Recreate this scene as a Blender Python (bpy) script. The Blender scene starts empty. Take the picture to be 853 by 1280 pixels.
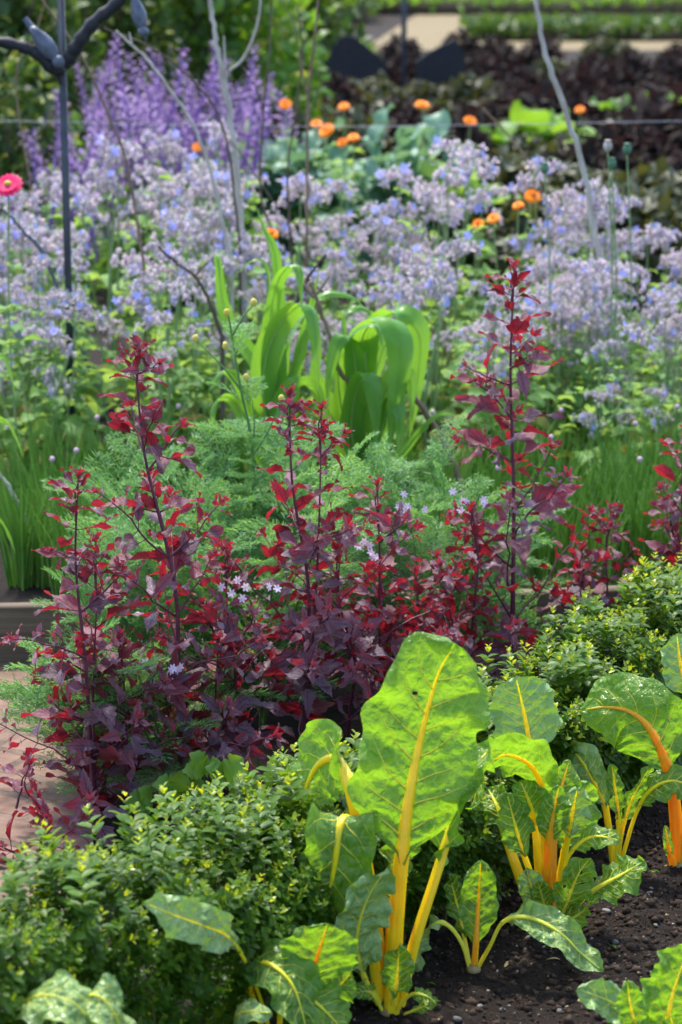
import bpy, math, random
import numpy as np
from mathutils import Vector, Matrix, Euler

random.seed(7)
RS = np.random.RandomState(11)
C = bpy.context.scene.collection
SC = bpy.context.scene
PI = math.pi

# ------------------------------------------------------------------ camera
CAM_H = 1.6
LENS = 85.0
FPX = LENS / 36.0 * 1280.0
PITCH = math.atan(730.0 / FPX)
cd = bpy.data.cameras.new('camera')
cam = bpy.data.objects.new('camera', cd)
C.objects.link(cam)
cam.location = (0, 0, CAM_H)
cam.rotation_euler = (PI / 2 - PITCH, 0, 0)
cd.sensor_fit = 'VERTICAL'
cd.sensor_height = 36.0
cd.sensor_width = 24.0
cd.lens = LENS
cd.clip_start = 0.1
cd.clip_end = 400
cd.dof.use_dof = True
cd.dof.focus_distance = 4.2
cd.dof.aperture_fstop = 5.3
cd.dof.aperture_blades = 7
SC.camera = cam
EYE = np.array([0, 0, CAM_H])
FWD = np.array([0, math.cos(PITCH), -math.sin(PITCH)])
UP = np.array([0, math.sin(PITCH), math.cos(PITCH)])
RT = np.array([1.0, 0, 0])


def ray(px, py):
    return FWD + (px - 426.5) / FPX * RT - (py - 640.0) / FPX * UP


def ground(px, py, z=0.0):
    r = ray(px, py)
    return EYE + r * ((z - CAM_H) / r[2])


def atd(px, py, d):
    r = ray(px, py)
    return EYE + r * (d / r[1])


def cv(w):
    return w[0] * RT + w[1] * UP + w[2] * FWD


def pxm(d):
    return FPX / d


# ------------------------------------------------------------------ mesh builder
class MB:
    def __init__(s):
        s.V = []; s.F = []; s.M = []; s.T = []; s.U = []; s.n = 0

    def add(s, V, F, mat=0, tint=0.0, uv=None):
        V = np.asarray(V, float)
        F = np.asarray(F, int)
        s.V.append(V)
        s.F.append(F + s.n)
        s.M.append(np.full(len(F), mat, int))
        t = np.asarray(tint, float)
        s.T.append(np.full(len(V), float(t)) if t.ndim == 0 else t)
        s.U.append(np.zeros((len(V), 2)) if uv is None else np.asarray(uv, float))
        s.n += len(V)

    def inst(s, tpl, R, O, sc, mat=0, tint=None):
        V, F, U = tpl
        n = len(O)
        sc = np.asarray(sc, float).reshape(-1, 1, 1) if np.ndim(sc) else sc
        P = np.einsum('nij,kj->nki', R, V) * sc + O[:, None, :]
        k = len(V)
        FF = (F[None] + (np.arange(n) * k)[:, None, None]).reshape(-1, F.shape[1])
        t = np.zeros(n) if tint is None else np.asarray(tint)
        s.add(P.reshape(-1, 3), FF, mat, np.repeat(t, k), np.tile(U, (n, 1)))

    def mesh(s, name, mats):
        me = bpy.data.meshes.new(name)
        V = np.concatenate(s.V)
        me.vertices.add(len(V))
        me.vertices.foreach_set('co', V.ravel())
        lens = np.concatenate([np.full(len(f), f.shape[1]) for f in s.F])
        loops = np.concatenate([f.ravel() for f in s.F])
        me.loops.add(len(loops))
        me.loops.foreach_set('vertex_index', loops.astype(np.int32))
        me.polygons.add(len(lens))
        st = np.concatenate([[0], np.cumsum(lens)[:-1]])
        me.polygons.foreach_set('loop_start', st.astype(np.int32))
        me.polygons.foreach_set('material_index', np.concatenate(s.M).astype(np.int32))
        me.polygons.foreach_set('use_smooth', np.ones(len(lens), bool))
        a = me.attributes.new('tint', 'FLOAT', 'POINT')
        a.data.foreach_set('value', np.concatenate(s.T).astype(np.float32))
        U = np.concatenate(s.U)
        b = me.attributes.new('luv', 'FLOAT_VECTOR', 'POINT')
        b.data.foreach_set('vector', np.column_stack([U, np.zeros(len(U))]).astype(np.float32).ravel())
        for m in (mats if isinstance(mats, (list, tuple)) else [mats]):
            me.materials.append(m)
        me.update(calc_edges=True)
        return me

    def build(s, name, mats, parent=None, off=None):
        o = bpy.data.objects.new(name, s.mesh(name, mats))
        C.objects.link(o)
        if parent is not None:
            o.parent = parent
        if off is not None:
            o.location = tuple(off)
        return o


def tag(o, label=None, cat=None, group=None, kind=None):
    if label: o['label'] = label
    if cat: o['category'] = cat
    if group: o['group'] = group
    if kind: o['kind'] = kind
    return o


def thing(name, loc, label, cat, group=None):
    o = bpy.data.objects.new(name, None)
    C.objects.link(o)
    o.empty_display_size = .05
    o.location = tuple(loc)
    return tag(o, label, cat, group)


def put(me, name, parent, loc, R=None, sc=1.0):
    """a part that shares mesh data; loc is relative to the parent"""
    o = bpy.data.objects.new(name, me)
    C.objects.link(o)
    o.parent = parent
    M = Matrix.Translation(Vector(loc))
    if R is not None:
        M = M @ Matrix(R.tolist()).to_4x4()
    o.matrix_basis = M @ Matrix.Scale(sc, 4)
    return o


def copy_tree(o, loc, rz=0, sc=1.0, label=None, parent=None):
    c = o.copy()
    C.objects.link(c)
    if parent is None:
        c.location = tuple(loc)
        c.rotation_euler = (0, 0, rz)
        c.scale = (sc, sc, sc)
        if label: c['label'] = label
    else:
        c.parent = parent
    for ch in list(o.children):
        copy_tree(ch, None, parent=c)
    return c


def nrm(a):
    a = np.asarray(a, float)
    return a / (np.linalg.norm(a, axis=-1, keepdims=True) + 1e-12)


def frame(T, N):
    """columns: across, along T, normal close to N"""
    T = nrm(T)
    W = nrm(np.cross(T, N))
    N2 = np.cross(W, T)
    return np.stack([W, T, N2], axis=-1)


def crom(P, n):
    """Catmull-Rom through P, n samples evenly by control index, plus index values"""
    P = np.asarray(P, float)
    k = len(P)
    Q = np.vstack([2 * P[0] - P[1], P, 2 * P[-1] - P[-2]])
    t = np.linspace(0, k - 1, n)
    i = np.minimum(t.astype(int), k - 2)
    f = (t - i)[:, None]
    a, b, c, d = Q[i], Q[i + 1], Q[i + 2], Q[i + 3]
    return .5 * ((2 * b) + (c - a) * f + (2 * a - 5 * b + 4 * c - d) * f * f + (3 * b - a - 3 * c + d) * f ** 3), t


def resample(P, n, extra=None):
    s = np.concatenate([[0], np.cumsum(np.linalg.norm(np.diff(P, axis=0), axis=1))])
    q = np.linspace(0, s[-1], n)
    out = np.stack([np.interp(q, s, P[:, i]) for i in range(3)], 1)
    if extra is None:
        return out, s[-1]
    return out, s[-1], np.interp(extra, np.linspace(0, 1, 2), [0, 1])


def tube(mb, P, r, seg=6, mat=0, tint=0.0, W=None, flat=1.0):
    """round or elliptical tube along P with radii r; W gives the wide axis"""
    P = np.asarray(P, float)
    n = len(P)
    r = np.broadcast_to(np.asarray(r, float), (n,))
    T = nrm(np.gradient(P, axis=0))
    if W is None:
        h = np.array([0.3, 1, .2]) if abs(T[:, 1]).mean() < .7 else np.array([1, .2, .3])
        W = np.broadcast_to(h, (n, 3))
    W = nrm(W - (W * T).sum(1, keepdims=True) * T)
    N = np.cross(W, T)
    a = np.linspace(0, 2 * PI, seg, endpoint=False)
    V = P[:, None] + r[:, None, None] * (np.cos(a)[None, :, None] * W[:, None] + flat * np.sin(a)[None, :, None] * N[:, None])
    I = np.arange(n - 1)[:, None] * seg
    j = np.arange(seg)[None]
    j2 = (j + 1) % seg
    F = np.stack([I + j, I + seg + j, I + seg + j2, I + j2], -1).reshape(-1, 4)
    uv = np.stack(np.broadcast_arrays(np.linspace(-1, 1, seg)[None], np.linspace(0, 1, n)[:, None]), -1).reshape(-1, 2)
    mb.add(V.reshape(-1, 3), F, mat, tint, uv)
    mb.add(np.vstack([V[-1], P[-1:]]), np.array([[i, (i + 1) % seg, seg] for i in range(seg)])[:, ::-1], mat, tint)


def blob(mb, c, r, mat=0, tint=0.0, R=None, seg=8, rings=5, jit=0.0, rs=RS):
    u = np.linspace(0, PI, rings + 1)
    a = np.linspace(0, 2 * PI, seg, endpoint=False)
    S = np.stack([np.sin(u)[:, None] * np.cos(a)[None], np.sin(u)[:, None] * np.sin(a)[None], np.cos(u)[:, None] + 0 * a[None]], -1)
    if jit:
        S = S * (1 + jit * rs.uniform(-1, 1, S.shape[:2])[..., None])
        S[0] = S[0].mean(0); S[-1] = S[-1].mean(0)
    V = S.reshape(-1, 3) * np.broadcast_to(np.asarray(r, float), (3,))
    if R is not None:
        V = V @ np.asarray(R).T
    I = np.arange(rings)[:, None] * seg
    j = np.arange(seg)[None]; j2 = (j + 1) % seg
    F = np.stack([I + j, I + seg + j, I + seg + j2, I + j2], -1).reshape(-1, 4)
    mb.add(V + np.asarray(c), F, mat, tint)


def box(mb, lo, hi, mat=0, bev=0.0):
    lo = np.asarray(lo, float); hi = np.asarray(hi, float)
    V = np.array([[x, y, z] for z in (lo[2], hi[2]) for y in (lo[1], hi[1]) for x in (lo[0], hi[0])])
    F = np.array([[0, 2, 3, 1], [4, 5, 7, 6], [0, 1, 5, 4], [2, 6, 7, 3], [0, 4, 6, 2], [1, 3, 7, 5]])
    mb.add(V, F, mat)


def vnoise(P, sc, seed=0):
    """smooth value noise, about -1..1, sc cells per metre"""
    shp = np.shape(P)[:-1]
    P = np.asarray(P, float).reshape(-1, 3) * sc + seed * 17.31
    i = np.floor(P).astype(np.int64); f = P - i
    f = f * f * f * (f * (f * 6 - 15) + 10)
    out = 0
    for dx in (0, 1):
        for dy in (0, 1):
            for dz in (0, 1):
                h = (i[:, 0] + dx) * 73856093 ^ (i[:, 1] + dy) * 19349663 ^ (i[:, 2] + dz) * 83492791
                h = (h ^ (h >> 13)) * 1274126177
                h = h ^ (h >> 16)
                v = (h & 0xffff) / 32767.5 - 1
                out = out + v * (f[:, 0] if dx else 1 - f[:, 0]) * (f[:, 1] if dy else 1 - f[:, 1]) * (f[:, 2] if dz else 1 - f[:, 2])
    return out.reshape(shp)


def leaf_tpl(prof, half, nu=5, cols=(-1, -.5, 0, .5, 1), fold=.25, curl=.5, wave=.0, twist=0, pet=0.0, seed=0, teeth=0.0):
    rs = np.random.RandomState(seed)
    u = np.linspace(0, 1, nu + 1)
    w = np.interp(u, prof[0], prof[1]) * half
    th = -curl * u * 1.0
    ds = 1.0 / nu
    y = np.concatenate([[0], np.cumsum(np.cos(th[:-1]) * ds)])
    z = np.concatenate([[0], np.cumsum(np.sin(th[:-1]) * ds)])
    cols = np.asarray(cols, float)
    tw = 1 + teeth * (np.arange(nu + 1) % 2 * 2 - 1) * np.minimum(1, np.sin(u * PI) * 2)
    X = w[:, None] * cols[None]
    X = np.where(abs(cols)[None] > .99, X * tw[:, None], X)
    Z = fold * abs(X) + wave * abs(cols)[None] ** 2 * np.sin(u * 9 + rs.uniform(0, 6))[:, None] * half * np.sign(cols)[None]
    Y = np.broadcast_to(y[:, None], X.shape) - np.sin(th)[:, None] * Z
    Zt = z[:, None] + np.cos(th)[:, None] * Z
    if twist:
        a = twist * u[:, None]
        X, Zt = X * np.cos(a) - (Zt - z[:, None]) * np.sin(a), z[:, None] + X * np.sin(a) + (Zt - z[:, None]) * np.cos(a)
    V = np.stack([X, Y, Zt], -1).reshape(-1, 3)
    m = len(cols)
    F = []
    for i in range(nu):
        for j in range(m - 1):
            F.append([i * m + j, i * m + j + 1, (i + 1) * m + j + 1, (i + 1) * m + j])
    U = np.stack(np.broadcast_arrays(cols[None], u[:, None]), -1).reshape(-1, 2)
    if pet:
        k = len(V)
        q = np.array([[-.014, -pet, .02], [.014, -pet, .02], [.014, .03, 0], [-.014, .03, 0]])
        q2 = q[:, [2, 1, 0]] * [1, 1, 1]
        q2 = np.stack([np.zeros(4), q[:, 1], q[:, 0] + .0], -1)
        V = np.vstack([V, q, q2])
        F += [[k, k + 1, k + 2, k + 3], [k + 4, k + 5, k + 6, k + 7]]
        U = np.vstack([U, np.zeros((8, 2))])
        V = V + [0, pet, 0]
    return V, np.array(F), U


# ------------------------------------------------------------------ materials
def nodes(name):
    m = bpy.data.materials.new(name)
    m.use_nodes = True
    nt = m.node_tree
    nt.nodes.clear()
    return m, nt, nt.nodes, nt.links


class G:
    """tiny node helper"""
    def __init__(s, name):
        s.m, s.nt, s.N, s.L = nodes(name)

    def node(s, t, **k):
        n = s.N.new(t)
        for a, v in k.items():
            setattr(n, a, v)
        return n

    def lk(s, a, b):
        s.L.new(a, b)

    def val(s, inp, x):
        if isinstance(x, (int, float)):
            inp.default_value = x
        elif isinstance(x, (tuple, list)):
            inp.default_value = tuple(x) if len(x) == 4 or inp.type == 'VECTOR' else tuple(x) + (1,)
        else:
            s.lk(x, inp)

    def math(s, op, a, b=0.0, c=0.0, clamp=False):
        n = s.node('ShaderNodeMath', operation=op, use_clamp=clamp)
        s.val(n.inputs[0], a); s.val(n.inputs[1], b); s.val(n.inputs[2], c)
        return n.outputs[0]

    def mix(s, f, a, b, mode='MIX'):
        n = s.node('ShaderNodeMix', data_type='RGBA', blend_type=mode)
        s.val(n.inputs[0], f); s.val(n.inputs[6], a); s.val(n.inputs[7], b)
        return n.outputs[2]

    def ramp(s, f, lo, hi, smooth=False):
        n = s.node('ShaderNodeMapRange')
        if smooth: n.interpolation_type = 'SMOOTHSTEP'
        s.val(n.inputs[0], f); n.inputs[1].default_value = lo; n.inputs[2].default_value = hi
        return n.outputs[0]

    def noise(s, scale, detail=3, rough=.55, coord='Object', vec=None):
        n = s.node('ShaderNodeTexNoise')
        n.inputs['Scale'].default_value = scale
        n.inputs['Detail'].default_value = detail
        n.inputs['Roughness'].default_value = rough
        if vec is None:
            vec = s.node('ShaderNodeTexCoord').outputs[coord]
        s.lk(vec, n.inputs['Vector'])
        return n.outputs['Fac']

    def attr(s, name, out):
        n = s.node('ShaderNodeAttribute', attribute_name=name)
        return n.outputs[out]

    def bump(s, h, dist=.002, strength=.5):
        n = s.node('ShaderNodeBump')
        n.inputs['Strength'].default_value = strength
        n.inputs['Distance'].default_value = dist
        s.lk(h, n.inputs['Height'])
        return n.outputs[0]

    def out(s, sh):
        o = s.node('ShaderNodeOutputMaterial')
        s.lk(sh, o.inputs[0])
        return s.m

    def principled(s, col, rough=.5, spec=.5, normal=None, **kw):
        p = s.node('ShaderNodeBsdfPrincipled')
        s.val(p.inputs['Base Color'], col)
        s.val(p.inputs['Roughness'], rough)
        s.val(p.inputs['Specular IOR Level'], spec)
        for k, v in kw.items():
            s.val(p.inputs[k.replace('_', ' ')], v)
        if normal is not None:
            s.lk(normal, p.inputs['Normal'])
        return p.outputs[0]


def leaf_mat(name, top, under=None, trans=(.3, .5, .04), tf=.4, rough=.45, spec=.5, objvar=.0, nscale=30, nvar=.5,
             veins=None, stripes=0, pucker=0, bump=.0006, sheen=0.0, spots=None):
    g = G(name)
    fac = g.attr('tint', 'Fac')
    if objvar:
        oi = g.node('ShaderNodeObjectInfo')
        fac = g.math('MULTIPLY_ADD', oi.outputs['Random'], objvar, fac)
    nz = g.noise(nscale, 4)
    fac = g.math('MULTIPLY_ADD', g.math('SUBTRACT', nz, .5), nvar, fac, clamp=True)
    col = g.mix(fac, top[0], top[1])
    if under is not None:
        ge = g.node('ShaderNodeNewGeometry')
        col = g.mix(ge.outputs['Backfacing'], col, g.mix(fac, under[0], under[1]))
    h = nz
    tcol = g.mix(fac, trans, tuple(x * y for x, y in zip(trans, (1.5, 1.25, 1.2))))
    if veins:
        vcol, cnt, slope, wd, st = veins
        uv = g.node('ShaderNodeSeparateXYZ')
        g.lk(g.attr('luv', 'Vector'), uv.inputs[0])
        ax = g.math('ABSOLUTE', uv.outputs[0])
        ph = g.math('FRACT', g.math('MULTIPLY', g.math('MULTIPLY_ADD', ax, -slope, uv.outputs[1]), cnt))
        d = g.math('ABSOLUTE', g.math('SUBTRACT', ph, .5))
        m1 = g.math('SUBTRACT', 1.0, g.ramp(d, .0, wd), clamp=True)
        m2 = g.math('SUBTRACT', 1.0, g.ramp(ax, .02, .1), clamp=True)
        vo = g.node('ShaderNodeTexVoronoi', feature='DISTANCE_TO_EDGE')
        vo.inputs['Scale'].default_value = cnt * 1.6
        g.lk(g.attr('luv', 'Vector'), vo.inputs['Vector'])
        m3 = g.math('MULTIPLY', g.math('SUBTRACT', 1.0, g.ramp(vo.outputs['Distance'], .0, .08), clamp=True), .6)
        mk = g.math('MULTIPLY', g.math('MAXIMUM', g.math('MAXIMUM', m1, m2), m3), st, clamp=True)
        col = g.mix(mk, col, vcol)
        tcol = g.mix(mk, tcol, tuple(x * .5 for x in vcol) if sum(vcol) < .3 else vcol)
        h = g.math('MULTIPLY_ADD', mk, -.8, nz)
    if pucker:
        tc = g.node('ShaderNodeTexCoord').outputs['Object']
        wn = g.node('ShaderNodeTexNoise')
        wn.inputs['Scale'].default_value = pucker * .6
        g.lk(tc, wn.inputs['Vector'])
        vm = g.node('ShaderNodeVectorMath', operation='MULTIPLY_ADD')
        g.lk(wn.outputs['Color'], vm.inputs[0])
        vm.inputs[1].default_value = (.02, .02, .02)
        g.lk(tc, vm.inputs[2])
        vo = g.node('ShaderNodeTexVoronoi', feature='DISTANCE_TO_EDGE')
        vo.inputs['Scale'].default_value = pucker
        g.lk(vm.outputs[0], vo.inputs['Vector'])
        ed = g.ramp(vo.outputs['Distance'], 0, .16, True)
        v2 = g.node('ShaderNodeTexVoronoi', feature='DISTANCE_TO_EDGE')
        v2.inputs['Scale'].default_value = pucker * 3.3
        g.lk(vm.outputs[0], v2.inputs['Vector'])
        e2 = g.ramp(v2.outputs['Distance'], 0, .12)
        lines = g.math('ADD', g.math('MULTIPLY', g.math('SUBTRACT', 1.0, ed), .5), g.math('MULTIPLY', g.math('SUBTRACT', 1.0, e2), .22), clamp=True)
        col = g.mix(lines, col, (.3, .42, .06))
        tcol = g.mix(g.math('MULTIPLY', lines, .7), tcol, (.34, .56, .035))
        h = g.math('ADD', g.math('MULTIPLY', g.ramp(vo.outputs['Distance'], 0, .5, True), .75), g.math('ADD', g.math('MULTIPLY', e2, .12), g.math('MULTIPLY', nz, .9)))
    if stripes:
        uv = g.node('ShaderNodeSeparateXYZ')
        g.lk(g.attr('luv', 'Vector'), uv.inputs[0])
        sn = g.math('MULTIPLY_ADD', g.math('SINE', g.math('MULTIPLY', uv.outputs[0], stripes)), .5, .5)
        col = g.mix(g.math('MULTIPLY', sn, .6), col, tuple(x * 1.7 for x in top[1]))
        tcol = g.mix(g.math('MULTIPLY', sn, .55), tcol, tuple(x * .55 for x in trans))
    if spots:
        sp = g.noise(spots[1], 5, .7)
        col = g.mix(g.ramp(sp, spots[2], spots[2] + .06), col, spots[0])
    nor = g.bump(h, bump, .8) if bump else None
    kw = {}
    if sheen:
        kw = {'Sheen_Weight': sheen, 'Sheen_Roughness': .4}
    p = g.principled(col, rough, spec, nor, **kw)
    t = g.node('ShaderNodeBsdfTranslucent')
    g.val(t.inputs[0], tcol)
    if nor is not None:
        g.lk(nor, t.inputs['Normal'])
    mx = g.node('ShaderNodeMixShader')
    mx.inputs[0].default_value = tf
    g.lk(p, mx.inputs[1]); g.lk(t.outputs[0], mx.inputs[2])
    return g.out(mx.outputs[0])


def plain_mat(name, a, b, rough=.6, spec=.4, nscale=20, bump=.001, detail=5, metallic=0, stretch=None, trans=None):
    g = G(name)
    if stretch:
        mp = g.node('ShaderNodeMapping')
        g.lk(g.node('ShaderNodeTexCoord').outputs['Object'], mp.inputs[0])
        mp.inputs['Scale'].default_value = stretch
        nz = g.noise(nscale, detail, vec=mp.outputs[0])
    else:
        nz = g.noise(nscale, detail)
    col = g.mix(g.ramp(g.math('MULTIPLY_ADD', g.attr('tint', 'Fac'), .5, nz), .3, .7), a, b)
    p = g.principled(col, rough, spec, g.bump(nz, bump, .8), Metallic=metallic)
    if trans:
        t = g.node('ShaderNodeBsdfTranslucent')
        t.inputs[0].default_value = tuple(trans[0]) + (1,)
        mx = g.node('ShaderNodeMixShader')
        mx.inputs[0].default_value = trans[1]
        g.lk(p, mx.inputs[1]); g.lk(t.outputs[0], mx.inputs[2])
        p = mx.outputs[0]
    return g.out(p)


M = {}
M['chard'] = leaf_mat('chard_blade', ((.085, .24, .022), (.16, .37, .045)), ((.11, .27, .04), (.19, .38, .065)), (.195, .42, .014), .5, .27, .5,
                      objvar=.3, nscale=30, nvar=1.5, bump=.005, pucker=55, spots=((.45, .4, .08), 28, .74))
M['chard_pale'] = leaf_mat('chard_blade_pale', ((.19, .36, .11), (.35, .52, .23)), ((.19, .34, .1), (.3, .46, .18)), (.2, .42, .04), .24, .33, .6,
                           objvar=.3, nscale=30, nvar=1.5, bump=.006, pucker=60, spots=((.5, .42, .1), 30, .72))
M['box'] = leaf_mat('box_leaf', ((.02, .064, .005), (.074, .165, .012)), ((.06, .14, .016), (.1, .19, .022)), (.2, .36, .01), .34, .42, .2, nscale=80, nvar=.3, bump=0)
M['box_new'] = leaf_mat('box_young_leaf', ((.12, .25, .01), (.3, .4, .015)), None, (.42, .5, .02), .45, .35, .5, nscale=80, nvar=.3, bump=0)
M['box_stem'] = plain_mat('box_stem', (.08, .09, .02), (.12, .08, .04), .7, .3, 60)
M['orach'] = leaf_mat('orach_leaf', ((.1, .045, .075), (.32, .22, .29)), ((.18, .009, .02), (.3, .018, .035)), (.32, .009, .02), .36, .4, .55,
                      objvar=.8, nscale=60, nvar=.7, veins=((.05, .008, .02), 6, .35, .13, .75), bump=.0015, sheen=.25)
M['orach_red'] = leaf_mat('orach_young_leaf', ((.19, .022, .038), (.38, .22, .28)), ((.26, .012, .026), (.36, .05, .07)), (.4, .014, .028), .4, .42, .5,
                          objvar=.7, nscale=60, nvar=.7, veins=((.08, .006, .02), 6, .35, .12, .7), bump=.0012, sheen=.2)
M['orach_stem'] = plain_mat('orach_stem', (.07, .008, .025), (.14, .03, .06), .45, .5, 50, .0008)
M['feather'] = leaf_mat('feathery_leaf', ((.075, .215, .055), (.21, .38, .19)), None, (.23, .48, .09), .38, .5, .4, objvar=.7, nscale=20, nvar=.3, bump=0)
M['feather_stem'] = plain_mat('feathery_stem', (.07, .17, .04), (.12, .24, .06), .6, .4)
M['maize'] = leaf_mat('maize_leaf', ((.075, .23, .025), (.12, .3, .05)), ((.1, .27, .03), (.13, .33, .05)), (.2, .44, .03), .5, .36, .5,
                      objvar=.6, nscale=5, nvar=1.0, stripes=26, spots=((.42, .36, .12), 7, .66), bump=0)
M['maize_stem'] = plain_mat('maize_stem', (.2, .36, .08), (.3, .44, .14), .5, .4)
M['chive'] = leaf_mat('chive_leaf', ((.09, .24, .04), (.26, .44, .1)), None, (.28, .5, .06), .4, .45, .4, nscale=10, nvar=.3, bump=0)
M['chive_bud'] = plain_mat('chive_bud', (.5, .3, .42), (.6, .42, .5), .6, .3)
M['borage'] = leaf_mat('borage_leaf', ((.08, .2, .04), (.18, .34, .09)), ((.14, .27, .08), (.22, .37, .13)), (.28, .48, .08), .42, .6, .3, objvar=.3, nscale=12, nvar=.4, bump=0)
M['borage_old'] = leaf_mat('borage_fading_leaf', ((.14, .2, .04), (.3, .28, .08)), None, (.4, .4, .06), .35, .6, .3, objvar=.3, nscale=12, nvar=.4, bump=0)
M['borage_stem'] = plain_mat('borage_stem', (.17, .3, .09), (.27, .34, .17), .6, .3)
M['borage_bud'] = leaf_mat('borage_bud', ((.47, .42, .475), (.7, .655, .71)), None, (.6, .55, .61), .38, .7, .2, objvar=.5, nscale=30, nvar=.6, bump=0)
M['borage_blue'] = leaf_mat('borage_petal', ((.2, .27, .75), (.36, .42, .88)), None, (.35, .42, .95), .35, .6, .2, objvar=.4, nscale=30, nvar=.4, bump=0)
M['purple'] = leaf_mat('salvia_petal', ((.21, .13, .33), (.4, .3, .5)), None, (.4, .26, .6), .35, .7, .2, objvar=.6, nscale=10, nvar=.6, bump=0)
M['green_dim'] = leaf_mat('shrub_leaf', ((.018, .05, .012), (.06, .12, .02)), None, (.12, .24, .02), .25, .5, .4, objvar=.2, nscale=2.5, nvar=1.2, bump=0)
M['green_lime'] = leaf_mat('variegated_leaf', ((.3, .34, .06), (.42, .42, .1)), None, (.5, .55, .08), .3, .5, .4, nscale=3, nvar=.5, bump=0)
M['green_mid'] = leaf_mat('bright_shrub_leaf', ((.05, .15, .015), (.13, .28, .03)), None, (.25, .5, .03), .35, .5, .4, objvar=.3, nscale=3, nvar=.8, bump=0)
M['dark_kale'] = leaf_mat('dark_purple_leaf', ((.014, .011, .009), (.042, .032, .028)), None, (.05, .025, .025), .15, .75, .15, objvar=.4, nscale=6, nvar=.6, bump=0)
M['olive'] = leaf_mat('dark_olive_leaf', ((.02, .035, .012), (.06, .07, .025)), None, (.1, .12, .02), .2, .5, .4, objvar=.4, nscale=6, nvar=.6, bump=0)
M['glaucous'] = leaf_mat('glaucous_leaf', ((.08, .2, .12), (.18, .32, .22)), None, (.2, .4, .15), .25, .5, .4, objvar=.3, nscale=5, nvar=.5, bump=0)
M['orange'] = leaf_mat('marigold_petal', ((.9, .2, .006), (.95, .34, .01)), None, (.95, .35, .01), .3, .6, .3, objvar=.9, nscale=10, nvar=.3, bump=0)
M['orange_deep'] = plain_mat('marigold_centre', (.5, .12, .01), (.7, .25, .02), .7, .2)
M['pink'] = leaf_mat('zinnia_petal', ((.8, .015, .15), (.88, .05, .22)), None, (.95, .04, .22), .3, .6, .3, nscale=20, nvar=.3, bump=0)
M['lilac'] = leaf_mat('lilac_petal', ((.58, .42, .6), (.78, .66, .78)), None, (.75, .6, .75), .3, .6, .3, objvar=.3, nscale=20, nvar=.3, bump=0)
M['yellowbud'] = plain_mat('yellow_bud', (.5, .42, .05), (.6, .5, .1), .6, .3)
M['bark_pale'] = plain_mat('pale_bark', (.34, .3, .25), (.55, .51, .46), .8, .2, 40, .002, stretch=(1, 1, .3))
M['bark_dark'] = plain_mat('dark_bark', (.06, .045, .035), (.16, .12, .09), .8, .2, 40, .002, stretch=(1, 1, .3))
M['bark_brown'] = plain_mat('brown_bark', (.16, .1, .07), (.28, .2, .14), .8, .2, 40, .002, stretch=(1, 1, .3))
M['metal'] = plain_mat('dark_painted_metal', (.02, .024, .034), (.045, .055, .075), .42, .5, 30, .0006)
M['metal_blue'] = plain_mat('blue_grey_metal', (.05, .065, .1), (.11, .13, .18), .4, .5, 30, .001)
M['iron'] = plain_mat('black_iron', (.01, .01, .014), (.028, .028, .036), .6, .3, 40, .003)
M['wire'] = plain_mat('galvanised_wire', (.3, .3, .32), (.42, .42, .44), .4, .5, 30, 0.0)
M['stone'] = plain_mat('pebble', (.1, .095, .09), (.24, .22, .2), .7, .3, 60, .001)
M['grit'] = plain_mat('grit', (.05, .03, .02), (.26, .22, .17), .8, .3, 30, .0)
M['crumb'] = plain_mat('soil_crumb', (.016, .010, .007), (.06, .04, .028), .9, .15, 120, .001)
M['debris'] = plain_mat('plant_debris', (.2, .13, .06), (.36, .28, .14), .8, .2, 60, .0)


def stalk_mat(name, a, b, sss=.85, scale=.022, rough=.32):
    g = G(name)
    mp = g.node('ShaderNodeMapping')
    g.lk(g.node('ShaderNodeTexCoord').outputs['Object'], mp.inputs[0])
    mp.inputs['Scale'].default_value = (9, 9, .5)
    nz = g.noise(50, 6, .65, vec=mp.outputs[0])
    n2 = g.noise(9, 3)
    col = g.mix(g.ramp(g.math('ADD', g.math('MULTIPLY', nz, .6), g.math('MULTIPLY', n2, .4)), .35, .65), a, b)
    p = g.principled(col, rough, .5, g.bump(nz, .0014, .8), Subsurface_Weight=sss, Subsurface_Radius=(1.0, .55, .08), Subsurface_Scale=scale)
    return g.out(p)


for nm_, a_, b_ in (('stalk_yellow', (.95, .54, .006), (1.0, .7, .02)), ('stalk_orange', (.85, .26, .006), (.98, .46, .015)), ('stalk_green', (.68, .55, .02), (.7, .68, .08))):
    M[nm_] = stalk_mat('chard_' + nm_, a_, b_)
M['vein'] = stalk_mat('chard_vein', (.7, .58, .03), (.8, .7, .08), .5, .004, .4)


def soil_mat():
    g = G('soil')
    n1 = g.noise(3, 4); n2 = g.noise(45, 8, .7); n3 = g.noise(260, 4, .7)
    c = g.mix(g.ramp(n2, .35, .7), (.008, .005, .004), (.034, .022, .016))
    c = g.mix(g.math('MULTIPLY', n1, .4), c, (.03, .021, .015))
    vo = g.node('ShaderNodeTexVoronoi')
    vo.inputs['Scale'].default_value = 190
    g.lk(g.node('ShaderNodeTexCoord').outputs['Object'], vo.inputs['Vector'])
    sp = g.math('MULTIPLY', g.math('LESS_THAN', vo.outputs['Distance'], .26), g.ramp(n3, .56, .6), clamp=True)
    c = g.mix(sp, c, (.13, .09, .06))
    h = g.math('ADD', g.math('MULTIPLY', n2, .7), g.math('MULTIPLY', n3, .35))
    return g.out(g.principled(c, .9, .2, g.bump(h, .02, 1.0)))


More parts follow.
